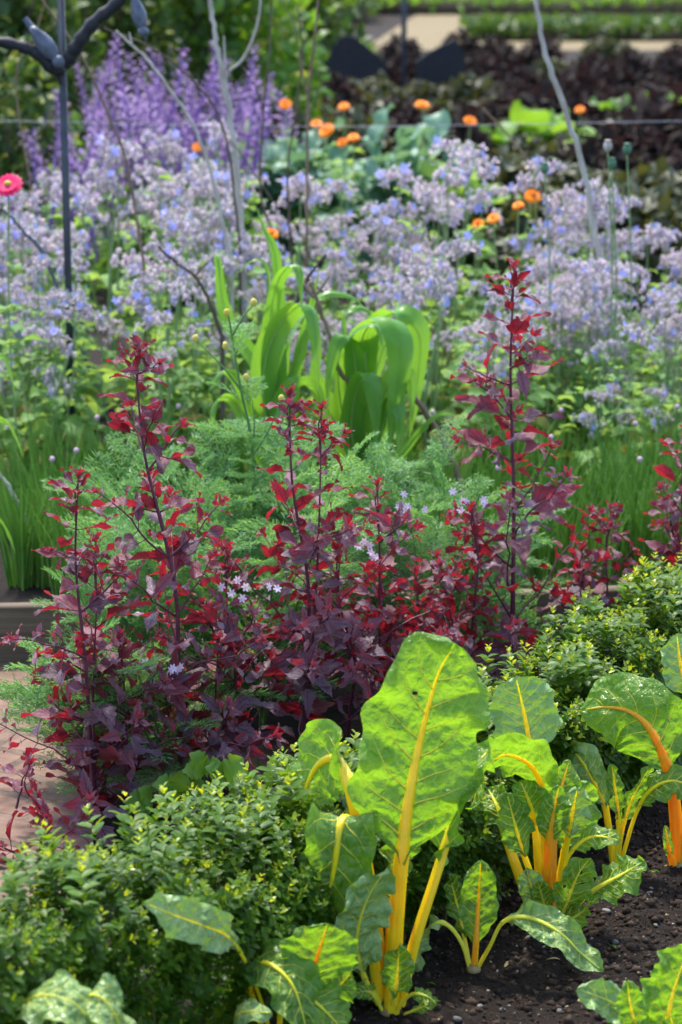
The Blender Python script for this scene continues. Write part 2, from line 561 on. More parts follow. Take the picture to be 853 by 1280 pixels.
def brick_mat():
    g = G('brick_paving')
    tc = g.node('ShaderNodeTexCoord').outputs['Object']
    b = g.node('ShaderNodeTexBrick')
    mp = g.node('ShaderNodeMapping')
    mp.inputs['Rotation'].default_value = (0, 0, .5)
    wn = g.node('ShaderNodeTexNoise')
    wn.inputs['Scale'].default_value = 9
    g.lk(tc, wn.inputs['Vector'])
    vm = g.node('ShaderNodeVectorMath', operation='MULTIPLY_ADD')
    g.lk(wn.outputs['Color'], vm.inputs[0])
    vm.inputs[1].default_value = (.03, .03, .0)
    g.lk(tc, vm.inputs[2])
    g.lk(vm.outputs[0], mp.inputs[0])
    g.lk(mp.outputs[0], b.inputs['Vector'])
    b.inputs['Color1'].default_value = (.1, .05, .036, 1)
    b.inputs['Color2'].default_value = (.22, .125, .09, 1)
    b.inputs['Mortar'].default_value = (.045, .035, .024, 1)
    b.inputs['Scale'].default_value = 1.0
    b.inputs['Mortar Size'].default_value = .011
    b.inputs['Brick Width'].default_value = .2
    b.inputs['Row Height'].default_value = .1
    n = g.noise(30, 6, .65)
    c = g.mix(g.ramp(n, .3, .75), b.outputs['Color'], (.22, .145, .11))
    n2 = g.noise(7, 4)
    c = g.mix(g.math('MULTIPLY', g.ramp(n2, .5, .7), .5), c, (.16, .12, .07))
    h = g.math('MULTIPLY_ADD', b.outputs['Fac'], -1.0, g.math('MULTIPLY', n, .5))
    return g.out(g.principled(c, .85, .25, g.bump(h, .006, 1.0)))


M['soil'] = soil_mat()
M['brick'] = brick_mat()
M['gravel'] = plain_mat('gravel', (.14, .11, .055), (.23, .18, .1), .9, .2, 9, .01)
M['board'] = plain_mat('weathered_board', (.07, .05, .032), (.17, .13, .09), .8, .25, 14, .003, stretch=(.4, 6, 6))

# ------------------------------------------------------------------ world and sun
SUN_EL, SUN_AZ = math.radians(62), math.radians(-18)     # behind the plants, a little to the left
w = bpy.data.worlds.new('World')
SC.world = w
w.use_nodes = True
nt = w.node_tree
nt.nodes.clear()
sky = nt.nodes.new('ShaderNodeTexSky')
sky.sky_type = 'NISHITA'
sky.sun_disc = False
sky.sun_elevation = SUN_EL
sky.sun_rotation = SUN_AZ
sky.dust_density = 2.0
bg = nt.nodes.new('ShaderNodeBackground')
bg.inputs[1].default_value = .15
wo = nt.nodes.new('ShaderNodeOutputWorld')
nt.links.new(sky.outputs[0], bg.inputs[0])
nt.links.new(bg.outputs[0], wo.inputs[0])
sl = bpy.data.lights.new('sun', 'SUN')
sl.energy = 2.1
sl.angle = math.radians(4.0)
sl.color = (1, .95, .86)
so = bpy.data.objects.new('sun', sl)
C.objects.link(so)
sdir = Vector((math.sin(SUN_AZ) * math.cos(SUN_EL), math.cos(SUN_AZ) * math.cos(SUN_EL), math.sin(SUN_EL)))
so.rotation_euler = (-sdir).to_track_quat('-Z', 'Y').to_euler()
so.location = (0, 5, 8)
SC.view_settings.view_transform = 'Standard'
SC.view_settings.look = 'None'
SC.view_settings.exposure = 1.6
SC.view_settings.gamma = 1
SC.render.film_transparent = False
SC.cycles.max_bounces = 8
SC.cycles.diffuse_bounces = 4
SC.cycles.transmission_bounces = 4
SC.cycles.glossy_bounces = 3
SC.cycles.use_denoising = True

# ------------------------------------------------------------------ ground, path, gravel
def spaced(parts):
    return np.unique(np.concatenate([np.linspace(a, b, n) for a, b, n in parts]))


HA = ground(340, 1292); HB = ground(765, 1008)
hdir = nrm(HB - HA); hn = np.array([-hdir[1], hdir[0], 0])      # hn points away from the chard row


def soil_z(x, y):
    P = np.stack([x, y, 0 * x], -1)
    near = np.clip(1 - (y - 4.6) / .8, 0, 1) * np.clip((.12 - (x - HA[0]) * hn[0] - (y - HA[1]) * hn[1]) / .1, 0, 1)
    return near * (.010 * vnoise(P, 3.0, 1) + .006 * vnoise(P, 9, 2) + .006 * vnoise(P, 24, 3) + .0045 * vnoise(P, 55, 4))


xs = spaced([(-150, -3, 14), (-3, -.35, 14), (-.35, 1.1, 242), (1.1, 4, 14), (4, 150, 14)])
ys = spaced([(-12, 2.9, 10), (2.9, 4.6, 260), (4.6, 8, 30), (8, 40, 20), (40, 280, 14)])
X, Y = np.meshgrid(xs, ys)
Z = soil_z(X, Y)
nx, ny = len(xs), len(ys)
I = np.arange(ny - 1)[:, None] * nx + np.arange(nx - 1)[None]
F = np.stack([I, I + 1, I + nx + 1, I + nx], -1).reshape(-1, 4)
mb = MB(); mb.add(np.stack([X, Y, Z], -1).reshape(-1, 3), F)
tag(mb.build('ground', M['soil']), kind='structure')

BL = ground(0, 832); BR = ground(640, 812)           # board foot
bdir = nrm(BR - BL)
bn = np.array([-bdir[1], bdir[0], 0])


def quad(name, pts, z, mat):
    mb = MB(); mb.add(np.array([[p[0], p[1], z] for p in pts]), [[0, 1, 2, 3]])
    return tag(mb.build(name, mat), kind='structure')


p0 = BL - bdir * 2.5; p1 = BL + bdir * .2
quad('brick_path', [p0 - bn * 1.45, p1 - bn * 1.45, p1 + bn * .01, p0 + bn * .01], .012, M['brick'])

# ------------------------------------------------------------------ timber edging
def edging(name, a, b, label):
    o = thing(name, (a + b) / 2, label, 'edging board')
    L = np.linalg.norm(b - a)
    n = 40
    x = np.linspace(-L / 2, L / 2, n)
    prof = np.array([[-.02, 0], [-.02, .135], [-.015, .142], [.015, .142], [.02, .135], [.02, 0]])
    V = np.stack([np.repeat(x[:, None], 6, 1), np.repeat(prof[None, :, 0], n, 0), np.repeat(prof[None, :, 1], n, 0)], -1)
    V[..., 2] += (.003 * np.sin(x * 5)[:, None]) * (prof[:, 1] > .1)
    mb = MB()
    I = np.arange(n - 1)[:, None] * 6; j = np.arange(5)[None]
    Fq = np.stack([I + j, I + j + 1, I + 6 + j + 1, I + 6 + j], -1).reshape(-1, 4)[:, ::-1]
    mb.add(V.reshape(-1, 3), Fq)
    mb.add(V[0], [[0, 1, 2, 3, 4, 5]]); mb.add(V[-1], [[5, 4, 3, 2, 1, 0]])
    pl = mb.build('plank', M['board'], o)
    pl.rotation_euler = (0, 0, math.atan2(bdir[1], bdir[0]))
    pg = MB()
    for q in (-L / 2 + .12, L / 2 - .12):
        box(pg, (q - .02, .021, -.05), (q + .02, .055, .12))
        break
    k = pg.build('peg', M['board'], o); k.rotation_euler = pl.rotation_euler
    return o


edging('timber_edging', BL - bdir * 2.4, BL + bdir * 1.05, 'weathered timber edging board along the brick path at left')
edging('timber_edging', BL + bdir * 1.09, BL + bdir * 1.9, 'timber edging board glimpsed behind the tall right hand red plant')

# ------------------------------------------------------------------ chard
PROF = (np.array([0, .05, .12, .22, .36, .5, .65, .8, .9, .96, 1]), np.array([.03, .13, .38, .74, .96, 1, .97, .82, .6, .38, .06]))


PROFW = (np.array([0, .05, .12, .22, .36, .5, .65, .8, .9, .96, 1]), np.array([.03, .13, .5, .88, 1, 1, .96, .89, .77, .58, .12]))


def chard_leaf(root, base, d0, pts, ib, half, wa, stalk=.008, wb=None, cup=.12, ruf=.2, blis=.07, seed=0, mat='chard', smat='stalk_yellow',
               nveins=6, label=None, jag=0.0, lmp=.0045, wide=False, vr=.12, holes=(), base_w=0.0, off=0.0, rib=1.0):
    rs = np.random.RandomState(seed + 100)
    P = np.array([atd(px, py, d0 + dd) for px, py, dd in pts]) - base
    Q, idx = crom(P, 220)
    s = np.concatenate([[0], np.cumsum(np.linalg.norm(np.diff(Q, axis=0), axis=1))])
    s0 = np.interp(ib, idx, s)
    L = s[-1] - s0
    nu, nv = 80, 41
    q = np.linspace(s0, s[-1], nu)
    A = np.stack([np.interp(q, s, Q[:, i]) for i in range(3)], 1)
    for _ in range(2):
        A[1:-1] = (A[:-2] + 2 * A[1:-1] + A[2:]) / 4
    T = nrm(np.gradient(A, axis=0))
    u = np.linspace(0, 1, nu)
    wa = cv(wa); wb = wa if wb is None else cv(wb)
    Wh = wa[None] * (1 - u[:, None]) + wb[None] * u[:, None]
    W = nrm(Wh - (Wh * T).sum(1, keepdims=True) * T)
    N = np.cross(W, T)
    v = np.linspace(-1, 1, nv)
    prof = np.interp(u, *(PROFW if wide else PROF))
    if base_w:
        prof = np.maximum(prof, base_w * (1 - 1.3 * u))
    ed = np.stack([1 + .06 * np.sin(u * rs.uniform(14, 19) + rs.uniform(0, 6)) + .035 * np.sin(u * rs.uniform(30, 44) + rs.uniform(0, 6))
                   + jag * np.abs(((u * 11 + rs.uniform(0, 1)) % 1) - .5) for _ in range(2)], 1)
    side = np.where(v[None] < 0, ed[:, :1], ed[:, 1:])
    wv = half * prof[:, None] * v[None] * (1 + (side - 1) * np.abs(v)[None] ** 2)
    av = np.abs(v)[None]
    ph = rs.uniform(0, 6, 4)
    f1 = rs.uniform(15, 21)
    sg = np.sign(v)[None]
    h = cup * half * av ** 1.6 * prof[:, None]
    h = h + ruf * half * av ** 2.6 * (np.sin(u[:, None] * f1 + ph[0] + sg * ph[1]) + .5 * np.sin(u[:, None] * f1 * 2.1 + ph[2] + sg * ph[3]))
    vp = (u[:, None] - av * .22 * half / max(L, .01) * 2.2) * nveins
    bl = np.abs(np.sin(vp * PI)) ** .7 * np.minimum(1, av * 4) * np.minimum(1, (1 - av) * 6 + .2)
    uvw = np.stack(np.broadcast_arrays(u[:, None] * L, wv, np.zeros((1, 1))), -1)
    lump = (vnoise(uvw.reshape(-1, 3) + seed, 34, seed) + .6 * vnoise(uvw.reshape(-1, 3), 80, seed + 1) + .35 * vnoise(uvw.reshape(-1, 3), 160, seed + 2)).reshape(nu, nv)
    h = h + .7 * blis * half * bl + lmp * lump * np.minimum(1, av * 5)
    S = A[:, None] + wv[..., None] * W[:, None] + h[..., None] * N[:, None]
    mb = MB()
    I = np.arange(nu - 1)[:, None] * nv + np.arange(nv - 1)[None]
    Fq = np.stack([I, I + 1, I + nv + 1, I + nv], -1).reshape(-1, 4)
    uv = np.stack(np.broadcast_arrays(v[None], u[:, None]), -1).reshape(-1, 2)
    for hu, hv, hr in holes:
        c = np.abs((uv[Fq].mean(1) - [hv, hu]) * [half, L])
        Fq = Fq[(c ** 2).sum(1) > hr ** 2]
    mb.add(S.reshape(-1, 3), Fq, 0, rs.uniform(0, .3), uv)
    leaf = mb.build('leaf', M[mat], root)
    if label: leaf['label'] = label
    # stalk, midrib and side veins
    mk = MB()
    nP = 60
    qs = np.linspace(0, s[-1] - .04 * L, nP)
    B = np.stack([np.interp(qs, s, Q[:, i]) for i in range(3)], 1)
    WB = np.stack([np.interp(np.clip(qs, s0, None), q, W[:, i]) for i in range(3)], 1)
    tt = np.clip((qs - s0) / L, 0, 1)
    r = np.where(qs < s0, stalk * (1.22 - .22 * qs / max(s0, 1e-4)), stalk * (rib + (1 - rib) * np.exp(-tt * 12)) * (1 - tt) ** 1.15 + .0006)
    seg = 24
    TB = nrm(np.gradient(B, axis=0))
    WB = nrm(WB - (WB * TB).sum(1, keepdims=True) * TB)
    NB = np.cross(WB, TB)
    an = np.linspace(0, 2 * PI, seg, endpoint=False)
    B = B + NB * (r * off)[:, None]
    rad = 1 + .06 * np.cos(an * 6) + .04 * np.cos(an * 9 + 1)
    fl = .55 + .25 * tt
    Vt = B[:, None] + r[:, None, None] * rad[None, :, None] * (np.cos(an)[None, :, None] * WB[:, None] + fl[:, None, None] * np.sin(an)[None, :, None] * NB[:, None])
    I = np.arange(nP - 1)[:, None] * seg; j = np.arange(seg)[None]; j2 = (j + 1) % seg
    mk.add(Vt.reshape(-1, 3), np.stack([I + j, I + seg + j, I + seg + j2, I + j2], -1).reshape(-1, 4)[:, ::-1], 0, .2)
    for k in range(nveins):
        for sd in (-1, 1):
            uu = np.linspace(0, 1, 14)
            st = .08 + .8 * (k + (.25 if sd > 0 else 0) + rs.uniform(0, .2)) / nveins
            vv = sd * rs.uniform(.7, .95) * uu
            ud = np.clip(st + .22 * half / L * 2.2 * uu + rs.uniform(.0, .09) * uu ** 2 + .012 * np.sin(uu * rs.uniform(5, 9) + rs.uniform(0, 6)) * uu, 0, .97)
            gi = ud * (nu - 1); gj = (vv + 1) / 2 * (nv - 1)
            i0 = np.minimum(gi.astype(int), nu - 2); j0 = np.minimum(gj.astype(int), nv - 2)
            fi = (gi - i0)[:, None]; fj = (gj - j0)[:, None]
            pt = S[i0, j0] * (1 - fi) * (1 - fj) + S[i0 + 1, j0] * fi * (1 - fj) + S[i0, j0 + 1] * (1 - fi) * fj + S[i0 + 1, j0 + 1] * fi * fj
            r0 = stalk * vr * (1 - st * .6)
            tube(mk, pt, np.linspace(max(r0, .0006), .0002, 14), 5, 1)
    mk.build('stalk', [M[smat], M['vein']], leaf)
    return leaf


def chard_plant(bx, by, label, leaves, seed, crown=.012):
    base = ground(bx, by)
    base[2] = soil_z(np.array([base[0]]), np.array([base[1]]))[0]
    d0 = base[1]
    root = thing('chard_plant', base, label, 'chard plant')
    for k, lf in enumerate(leaves):
        kw = dict(lf[4]) if len(lf) > 4 else {}
        chard_leaf(root, base, d0, lf[0], lf[1], lf[2], lf[3], seed=seed * 20 + k, **kw)
    mb = MB()
    blob(mb, (0, 0, crown * .1), (crown * 1.0, crown * 1.0, crown * .8), 0, 0, None, 10, 6, .12, np.random.RandomState(seed))
    mb.build('root_crown', M['debris'], root)
    return root


pale = {'mat': 'chard_pale'}
chard_plant(486, 1266, 'tallest chard plant with one big upright glowing leaf on thick yellow stalks', [
    ([(490, 1264, 0), (492, 1190, 0), (499, 1095, 0), (509, 1010, .015), (525, 925, .035), (547, 845, .045), (570, 804, .05)], 2.2, .092, (1, .22, .1),
     dict(stalk=.0105, off=.55, cup=.1, ruf=.17, blis=.09, nveins=7, lmp=.0045, wide=True, vr=.17, holes=((.74, -.3, .0035), (.6, .55, .002), (.35, .6, .0025)))),
    ([(478, 1250, .02), (470, 1160, .03), (455, 1065, .04), (437, 985, .05), (424, 950, .09), (396, 958, .13), (372, 1010, .15)], 3.1, .06, (.5, -.8, -.5),
     dict(stalk=.0105, cup=.05, ruf=.12)),
    ([(480, 1245, .03), (466, 1150, .07), (448, 1065, .07), (436, 1025, .03), (426, 1030, -.02), (417, 1090, -.035), (400, 1164, -.02)], 2.8, .056, (1, .05, .15),
     dict(stalk=.008, cup=-.35, ruf=.2, base_w=1.1, vr=.16)),
    ([(500, 1254, 0), (518, 1180, 0), (545, 1095, .01), (573, 1005, .03), (592, 962, .06), (618, 930, .12)], 2.1, .045, (.5, .2, -.9),
     dict(stalk=.0105, ruf=.3, cup=.25)),
    ([(474, 1255, -.02), (455, 1220, -.04), (446, 1175, -.05), (459, 1125, -.05), (484, 1084, -.05)], .9, .043, (1, .3, .4), dict(stalk=.004, ruf=.25, smat='stalk_green', **pale)),
    ([(491, 1256, -.025), (496, 1230, -.05), (499, 1180, -.055)], .5, .024, (1, -.1, .2), dict(stalk=.003, ruf=.3, smat='stalk_green')),
    ([(478, 1262, -.015), (462, 1240, -.04), (440, 1243, -.05)], .6, .014, (.2, .8, .5), dict(stalk=.003, ruf=.3, smat='stalk_green')),
    ([(496, 1262, -.015), (515, 1243, -.04), (535, 1246, -.05), (546, 1256, -.05)], .8, .012, (.2, .8, .5), dict(stalk=.003, ruf=.3, smat='stalk_green')),
    ([(505, 1268, -.01), (520, 1262, -.03), (548, 1250, -.035)], .7, .009, (.2, .8, .5), dict(stalk=.002, ruf=.3, smat='stalk_green')),
    ([(484, 1250, .015), (487, 1190, .02), (490, 1120, .03), (500, 1060, .06), (515, 1010, .1)], 2.2, .03, (.8, .2, .5), dict(stalk=.007, ruf=.3, smat='stalk_orange')),
    ([(474, 1250, 0), (468, 1200, 0), (466, 1150, .005), (470, 1100, .03)], 2.2, .02, (.8, .2, .5), dict(stalk=.008, ruf=.3)),
], 1, .017)
chard_plant(592, 1214, 'small young chard plant on bare soil right of the tallest one', [
    ([(592, 1212, 0), (595, 1178, 0), (598, 1130, .01), (601, 1076, .01)], .8, .03, (1, 0, .1), dict(stalk=.0045, off=.5, ruf=.15, smat='stalk_orange')),
    ([(588, 1212, .01), (580, 1168, .03), (570, 1125, .045), (561, 1092, .04)], .9, .022, (.7, .1, .7), dict(stalk=.004, ruf=.25)),
    ([(588, 1213, 0), (578, 1180, 0), (562, 1158, .0), (545, 1154, 0), (524, 1178, -.005), (516, 1218, -.005)], 2.4, .036, (.5, .55, .6), dict(mat='chard_pale', stalk=.004, smat='stalk_green', cup=-.1)),
    ([(596, 1212, 0), (612, 1184, -.01), (630, 1152, -.015), (662, 1147, -.03), (700, 1166, -.05), (727, 1192, -.06), (754, 1214, -.065)], 1.9, .03, (.1, .8, .55),
     dict(mat='chard_pale', stalk=.004, smat='stalk_green', cup=-.15, ruf=.2)),
], 2)
chard_plant(690, 1160, 'bushy chard plant with orange heart stalks in the middle of the row', [
    ([(681, 1158, .02), (673, 1080, .05), (669, 1005, .08), (664, 945, .1), (656, 895, .11), (645, 846, .115)], 3.0, .056, (1, .12, .05), dict(stalk=.006, ruf=.1, wide=True, **pale)),
    ([(682, 1156, 0), (680, 1070, 0), (681, 1000, 0), (664, 958, -.02), (630, 944, -.04), (604, 965, -.055), (590, 1012, -.06)], 2.0, .05, (.25, .7, -.75), dict(stalk=.006, cup=-.15, ruf=.18)),
    ([(695, 1157, -.01), (701, 1105, -.03), (714, 1066, -.035), (740, 1046, -.04), (776, 1050, -.05)], 2.0, .022, (0, .8, .6), dict(stalk=.004)),
    ([(704, 1162, 0), (719, 1135, -.01), (744, 1112, -.02), (776, 1094, -.03), (806, 1076, -.03)], 1.7, .038, (.25, .8, .5), dict(stalk=.005, smat='stalk_green')),
    ([(690, 1157, -.02), (684, 1095, -.03), (688, 1040, -.035), (699, 982, -.03)], 1.7, .026, (1, .1, .1), dict(stalk=.007, smat='stalk_orange')),
    ([(685, 1159, -.01), (666, 1100, -.03), (649, 1050, -.04), (634, 992, -.035)], 1.6, .03, (.9, .3, .3), dict(stalk=.005)),
    ([(692, 1156, .02), (701, 1085, .03), (715, 1025, .04), (737, 978, .05)], 1.3, .04, (.85, .45, .2), dict(stalk=.005)),
    ([(680, 1157, .05), (655, 1100, .08), (628, 1050, .09), (604, 1035, .09), (588, 1078, .085)], 1.6, .045, (.4, .4, -.8), dict(stalk=.005)),
    ([(670, 1150, -.01), (652, 1102, -.01), (634, 1050, 0), (622, 1010, .02), (610, 985, .05)], 2.3, .032, (.7, .5, .4), dict(stalk=.008)),
    ([(692, 1162, -.03), (706, 1135, -.055), (722, 1095, -.06), (738, 1072, -.06)], .7, .034, (.8, .4, .1), dict(holes=((.6, .4, .004), (.75, .1, .003), (.5, -.5, .003)), stalk=.004, smat='stalk_green')),
    ([(686, 1160, -.03), (680, 1130, -.05), (672, 1100, -.055)], .6, .02, (1, .1, .1), dict(stalk=.003, ruf=.3, smat='stalk_green')),
    ([(698, 1164, -.03), (708, 1150, -.05), (716, 1130, -.055)], .6, .014, (1, .1, .1), dict(stalk=.003, ruf=.35, smat='stalk_green')),
    ([(688, 1158, .0), (690, 1090, .0), (694, 1020, .02), (712, 950, .05)], 1.5, .034, (.9, .1, .4), dict(stalk=.008, smat='stalk_orange')),
    ([(694, 1162, -.04), (712, 1150, -.06), (730, 1138, -.065), (742, 1118, -.06)], .8, .022, (.5, .8, .1), dict(stalk=.003, ruf=.3, smat='stalk_green')),
    ([(684, 1158, -.03), (668, 1120, -.05), (658, 1085, -.05)], .7, .022, (.9, .3, .1), dict(stalk=.003, ruf=.35, smat='stalk_green', **pale)),
    ([(688, 1150, .0), (672, 1060, -.01), (664, 1010, -.02), (650, 975, -.02)], 1.5, .03, (.9, .3, .2), dict(stalk=.005, ruf=.25)),
    ([(692, 1150, .01), (706, 1070, .0), (716, 1015, -.01), (722, 985, -.02)], 1.4, .03, (.9, -.2, .3), dict(stalk=.005, ruf=.25, **pale)),
    ([(684, 1160, -.02), (672, 1150, -.04), (660, 1130, -.05)], .6, .013, (.6, .6, .1), dict(stalk=.0025, ruf=.35, smat='stalk_green')),
], 3, .015)
chard_plant(771, 1086, 'narrow leaved chard plant on the soil between the bushy one and the right edge', [
    ([(768, 1085, 0), (761, 1035, 0), (755, 1003, 0), (741, 975, .015), (726, 950, .03), (706, 930, .05)], 1.7, .036, (.7, .6, -.3), dict(stalk=.0055, **pale)),
    ([(770, 1085, 0), (774, 1040, 0), (771, 1000, 0), (765, 955, 0)], 1.2, .015, (1, .1, .5), dict(stalk=.005, ruf=.35)),
    ([(773, 1085, 0), (777, 1045, 0), (790, 1000, 0), (814, 956, .01)], 1.3, .016, (.7, .5, .3), dict(stalk=.004, ruf=.3)),
    ([(775, 1085, 0), (784, 1052, 0), (796, 1015, 0), (813, 988, -.01), (842, 976, -.025), (878, 990, -.03)], 2.1, .032, (.1, .8, .55), dict(stalk=.005)),
], 4)
chard_plant(848, 1083, 'chard plant at the right edge with one big arching leaf on an orange stalk', [
    ([(848, 1082, 0), (845, 1025, 0), (837, 968, 0), (815, 915, 0), (788, 890, .01), (756, 884, .025), (726, 888, .04)], 2.0, .07, (.72, .66, -.15), dict(stalk=.0098, smat='stalk_orange', cup=-.25, ruf=.12)),
    ([(842, 1082, -.01), (836, 1060, -.02), (832, 1032, -.02)], .3, .009, (1, 0, .2), dict(stalk=.006, smat='stalk_orange', ruf=.05)),
    ([(853, 1080, 0), (862, 1030, -.01), (885, 990, -.03), (920, 985, -.05)], 1.4, .035, (.1, .8, .5), dict(stalk=.006)),
], 5, .014)
chard_plant(905, 1035, 'chard plant mostly beyond the right edge showing one pale grey green leaf', [
    ([(905, 1035, 0), (892, 960, 0), (868, 885, 0), (853, 840, 0), (846, 792, .01)], 2.2, .036, (1, -.2, .1), dict(stalk=.006, **pale)),
    ([(908, 1035, 0), (915, 960, 0), (930, 880, 0), (935, 830, .02)], 1.5, .04, (1, .1, .1), dict(stalk=.006)),
], 6)
chard_plant(352, 1335, 'low spreading chard plant in front of the hedge at the bottom edge', [
    ([(346, 1330, 0), (331, 1265, -.02), (308, 1204, -.07), (286, 1172, -.13), (256, 1158, -.19), (218, 1144, -.25), (180, 1128, -.3)], 2.4, .031, (.25, .72, .6), dict(stalk=.0034, rib=.45, smat='stalk_yellow', vr=.1, ruf=.22, lmp=.004, **pale)),
    ([(356, 1330, 0), (376, 1280, -.02), (386, 1230, -.03), (396, 1198, -.035), (410, 1153, -.04)], 1.9, .058, (1, .2, .15), dict(stalk=.006, ruf=.06, cup=.06, smat='stalk_orange')),
    ([(344, 1330, -.02), (322, 1265, -.02), (312, 1220, -.035), (332, 1203, -.06), (366, 1232, -.09), (386, 1296, -.11)], 1.8, .046, (.55, .5, .65), dict(stalk=.005, cup=-.1)),
    ([(350, 1330, -.02), (350, 1265, -.03), (362, 1232, -.05), (394, 1252, -.07), (432, 1290, -.08)], 1.9, .042, (.65, .55, .55), dict(stalk=.004)),
    ([(335, 1330, -.04), (300, 1290, -.1), (300, 1266, -.14), (340, 1266, -.15)], .8, .022, (.2, .75, .6), dict(stalk=.004, **pale)),
    ([(350, 1330, .03), (350, 1255, .04), (338, 1208, .045), (318, 1188, .04), (300, 1215, .03)], 1.8, .034, (.4, .6, .6), dict(stalk=.004, **pale)),
    ([(362, 1330, .0), (395, 1280, -.01), (415, 1245, -.02), (440, 1215, -.02)], 1.5, .03, (.7, .6, -.2), dict(stalk=.004)),
], 7)
chard_plant(30, 1520, 'chard plant at the bottom left corner with pale puckered leaf tops', [
    ([(25, 1510, 0), (12, 1400, -.01), (5, 1290, -.02), (40, 1247, -.04), (90, 1252, -.06), (130, 1300, -.07)], 2.0, .04, (.3, .6, .75), dict(rib=.35, lmp=.005, ruf=.22, stalk=.005, **pale)),
    ([(40, 1510, 0), (70, 1400, -.01), (92, 1290, -.02), (112, 1244, -.04), (140, 1262, -.05), (165, 1320, -.05)], 2.0, .032, (.3, .6, .75), dict(rib=.35, lmp=.005, ruf=.22, stalk=.005, **pale)),
    ([(20, 1510, 0), (-20, 1400, 0), (-45, 1310, 0), (-50, 1250, 0)], 1.5, .04, (1, .1, .2), dict(stalk=.005, **pale)),
], 8)
chard_plant(836, 1345, 'young chard plant at the bottom right corner with ragged edged leaves', [
    ([(838, 1340, 0), (834, 1290, 0), (842, 1240, 0), (864, 1178, .01)], .9, .044, (1, .25, .1), dict(stalk=.004, smat='stalk_green', jag=.25)),
    ([(832, 1340, -.01), (805, 1290, -.02), (770, 1256, -.03), (722, 1236, -.03)], .8, .026, (.25, .85, .4), dict(stalk=.003, smat='stalk_green', jag=.3, **pale)),
    ([(834, 1340, -.02), (803, 1295, -.03), (790, 1265, -.04), (784, 1226, -.04)], .9, .02, (1, .1, .2), dict(stalk=.003, smat='stalk_green', jag=.35)),
    ([(836, 1340, .02), (820, 1290, .02), (812, 1262, .02), (808, 1240, .02)], .9, .018, (1, .1, .2), dict(stalk=.003, smat='stalk_green', jag=.3)),
    ([(842, 1340, -.03), (846, 1300, -.05), (838, 1270, -.06)], .7, .018, (1, .1, .2), dict(stalk=.003, smat='stalk_green', jag=.3)),
], 9)

# ------------------------------------------------------------------ soil crumbs, grit, stones
ra = np.random.RandomState(5)
def crumbs(n, r0, r1, mat, name, tint):
    mb = MB()
    u = np.array([[0, 0, 1], [.95, 0, .1], [0, .9, .2], [-1, .1, 0], [.1, -1, .1], [0, 0, -1.]])
    Fq = np.array([[0, 1, 2], [0, 2, 3], [0, 3, 4], [0, 4, 1], [5, 2, 1], [5, 3, 2], [5, 4, 3], [5, 1, 4]])
    x = ra.uniform(-.12, .95, n); y = ra.uniform(3.2, 4.5, n)
    z = soil_z(x, y)
    A = ra.normal(size=(n, 3, 3))
    R = np.linalg.qr(A)[0] * (ra.uniform(.55, 1.2, (n, 1, 3)))
    mb.inst((u, Fq, np.zeros((6, 2))), R, np.stack([x, y, z + .0005], 1), r0 + (r1 - r0) * ra.uniform(0, 1, n) ** 3, 0, tint(n))
    return tag(mb.build(name, mat), kind='stuff')
crumbs(260, .006, .016, M['crumb'], 'soil_clods', lambda n: ra.uniform(-.3, .6, n))
crumbs(420, .0015, .006, M['debris'], 'plant_litter', lambda n: ra.uniform(-.4, .6, n))
crumbs(11000, .0015, .011, M['crumb'], 'soil_crumbs', lambda n: ra.uniform(-.4, .4, n))
crumbs(2600, .0008, .0042, M['grit'], 'grit', lambda n: ra.uniform(-.8, .9, n))
for k, (px, py, r) in enumerate([(690, 1085, .006), (742, 1027, .008), (765, 1035, .006), (777, 1040, .006), (660, 1169, .006), (770, 1180, .007), (758, 1140, .006), (628, 1262, .005),
                                 (737, 1265, .006), (750, 1120, .005), (812, 1110, .006), (700, 1262, .006), (572, 1275, .007), (600, 1255, .005), (820, 1155, .005), (646, 1215, .004)]):
    p = ground(px, py)
    mb = MB()
    rk = np.random.RandomState(k)
    blob(mb, (0, 0, 0), (r * 1.2, r * .85, r * .55), 0, rk.uniform(-.9, .5), None, 7, 5, .22, rk)
    o = mb.build('stone', M['stone'])
    o.location = (p[0], p[1], soil_z(np.array([p[0]]), np.array([p[1]]))[0] + r * .3)
    o.rotation_euler = (.2, .1, k)
    tag(o, 'small pale grey stone lying on the dark soil among the chard', 'stone', 'stones on the chard bed')
for k, (px, py, a) in enumerate([(770, 1189, .3), (640, 1200, 2.5), (545, 1235, 1.0), (700, 1203, 1.3), (825, 1095, .9)]):
    p = ground(px, py)
    mb = MB()
    t = leaf_tpl(([0, .3, .7, 1], [.2, 1, .8, .1]), .16, 6, curl=.8, fold=.3, seed=k)
    mb.add(t[0], t[1], 0, .2 * k, t[2])
    o = mb.build('fallen_leaf', M['debris'] if k % 2 else M['chard'])
    o.location = (p[0], p[1], soil_z(np.array([p[0]]), np.array([p[1]]))[0] + .004)
    o.rotation_euler = (.15, .1, a); o.scale = (.024,) * 3
    tag(o, 'tiny scrap of leaf lying on the dark soil', 'fallen leaf', 'leaf scraps on the chard bed')

# ------------------------------------------------------------------ box hedge
HA = ground(340, 1292); HB = ground(765, 1008)
hdir = nrm(HB - HA); hn = np.array([-hdir[1], hdir[0], 0])      # hn points away from the chard row
HW = .19
TOPX = [-80, 0, 60, 140, 235, 300, 370, 430, 520, 600, 669, 760, 853, 950]
TOPY = [1110, 1085, 1072, 1052, 1016, 992, 965, 955, 905, 862, 815, 752, 708, 660]


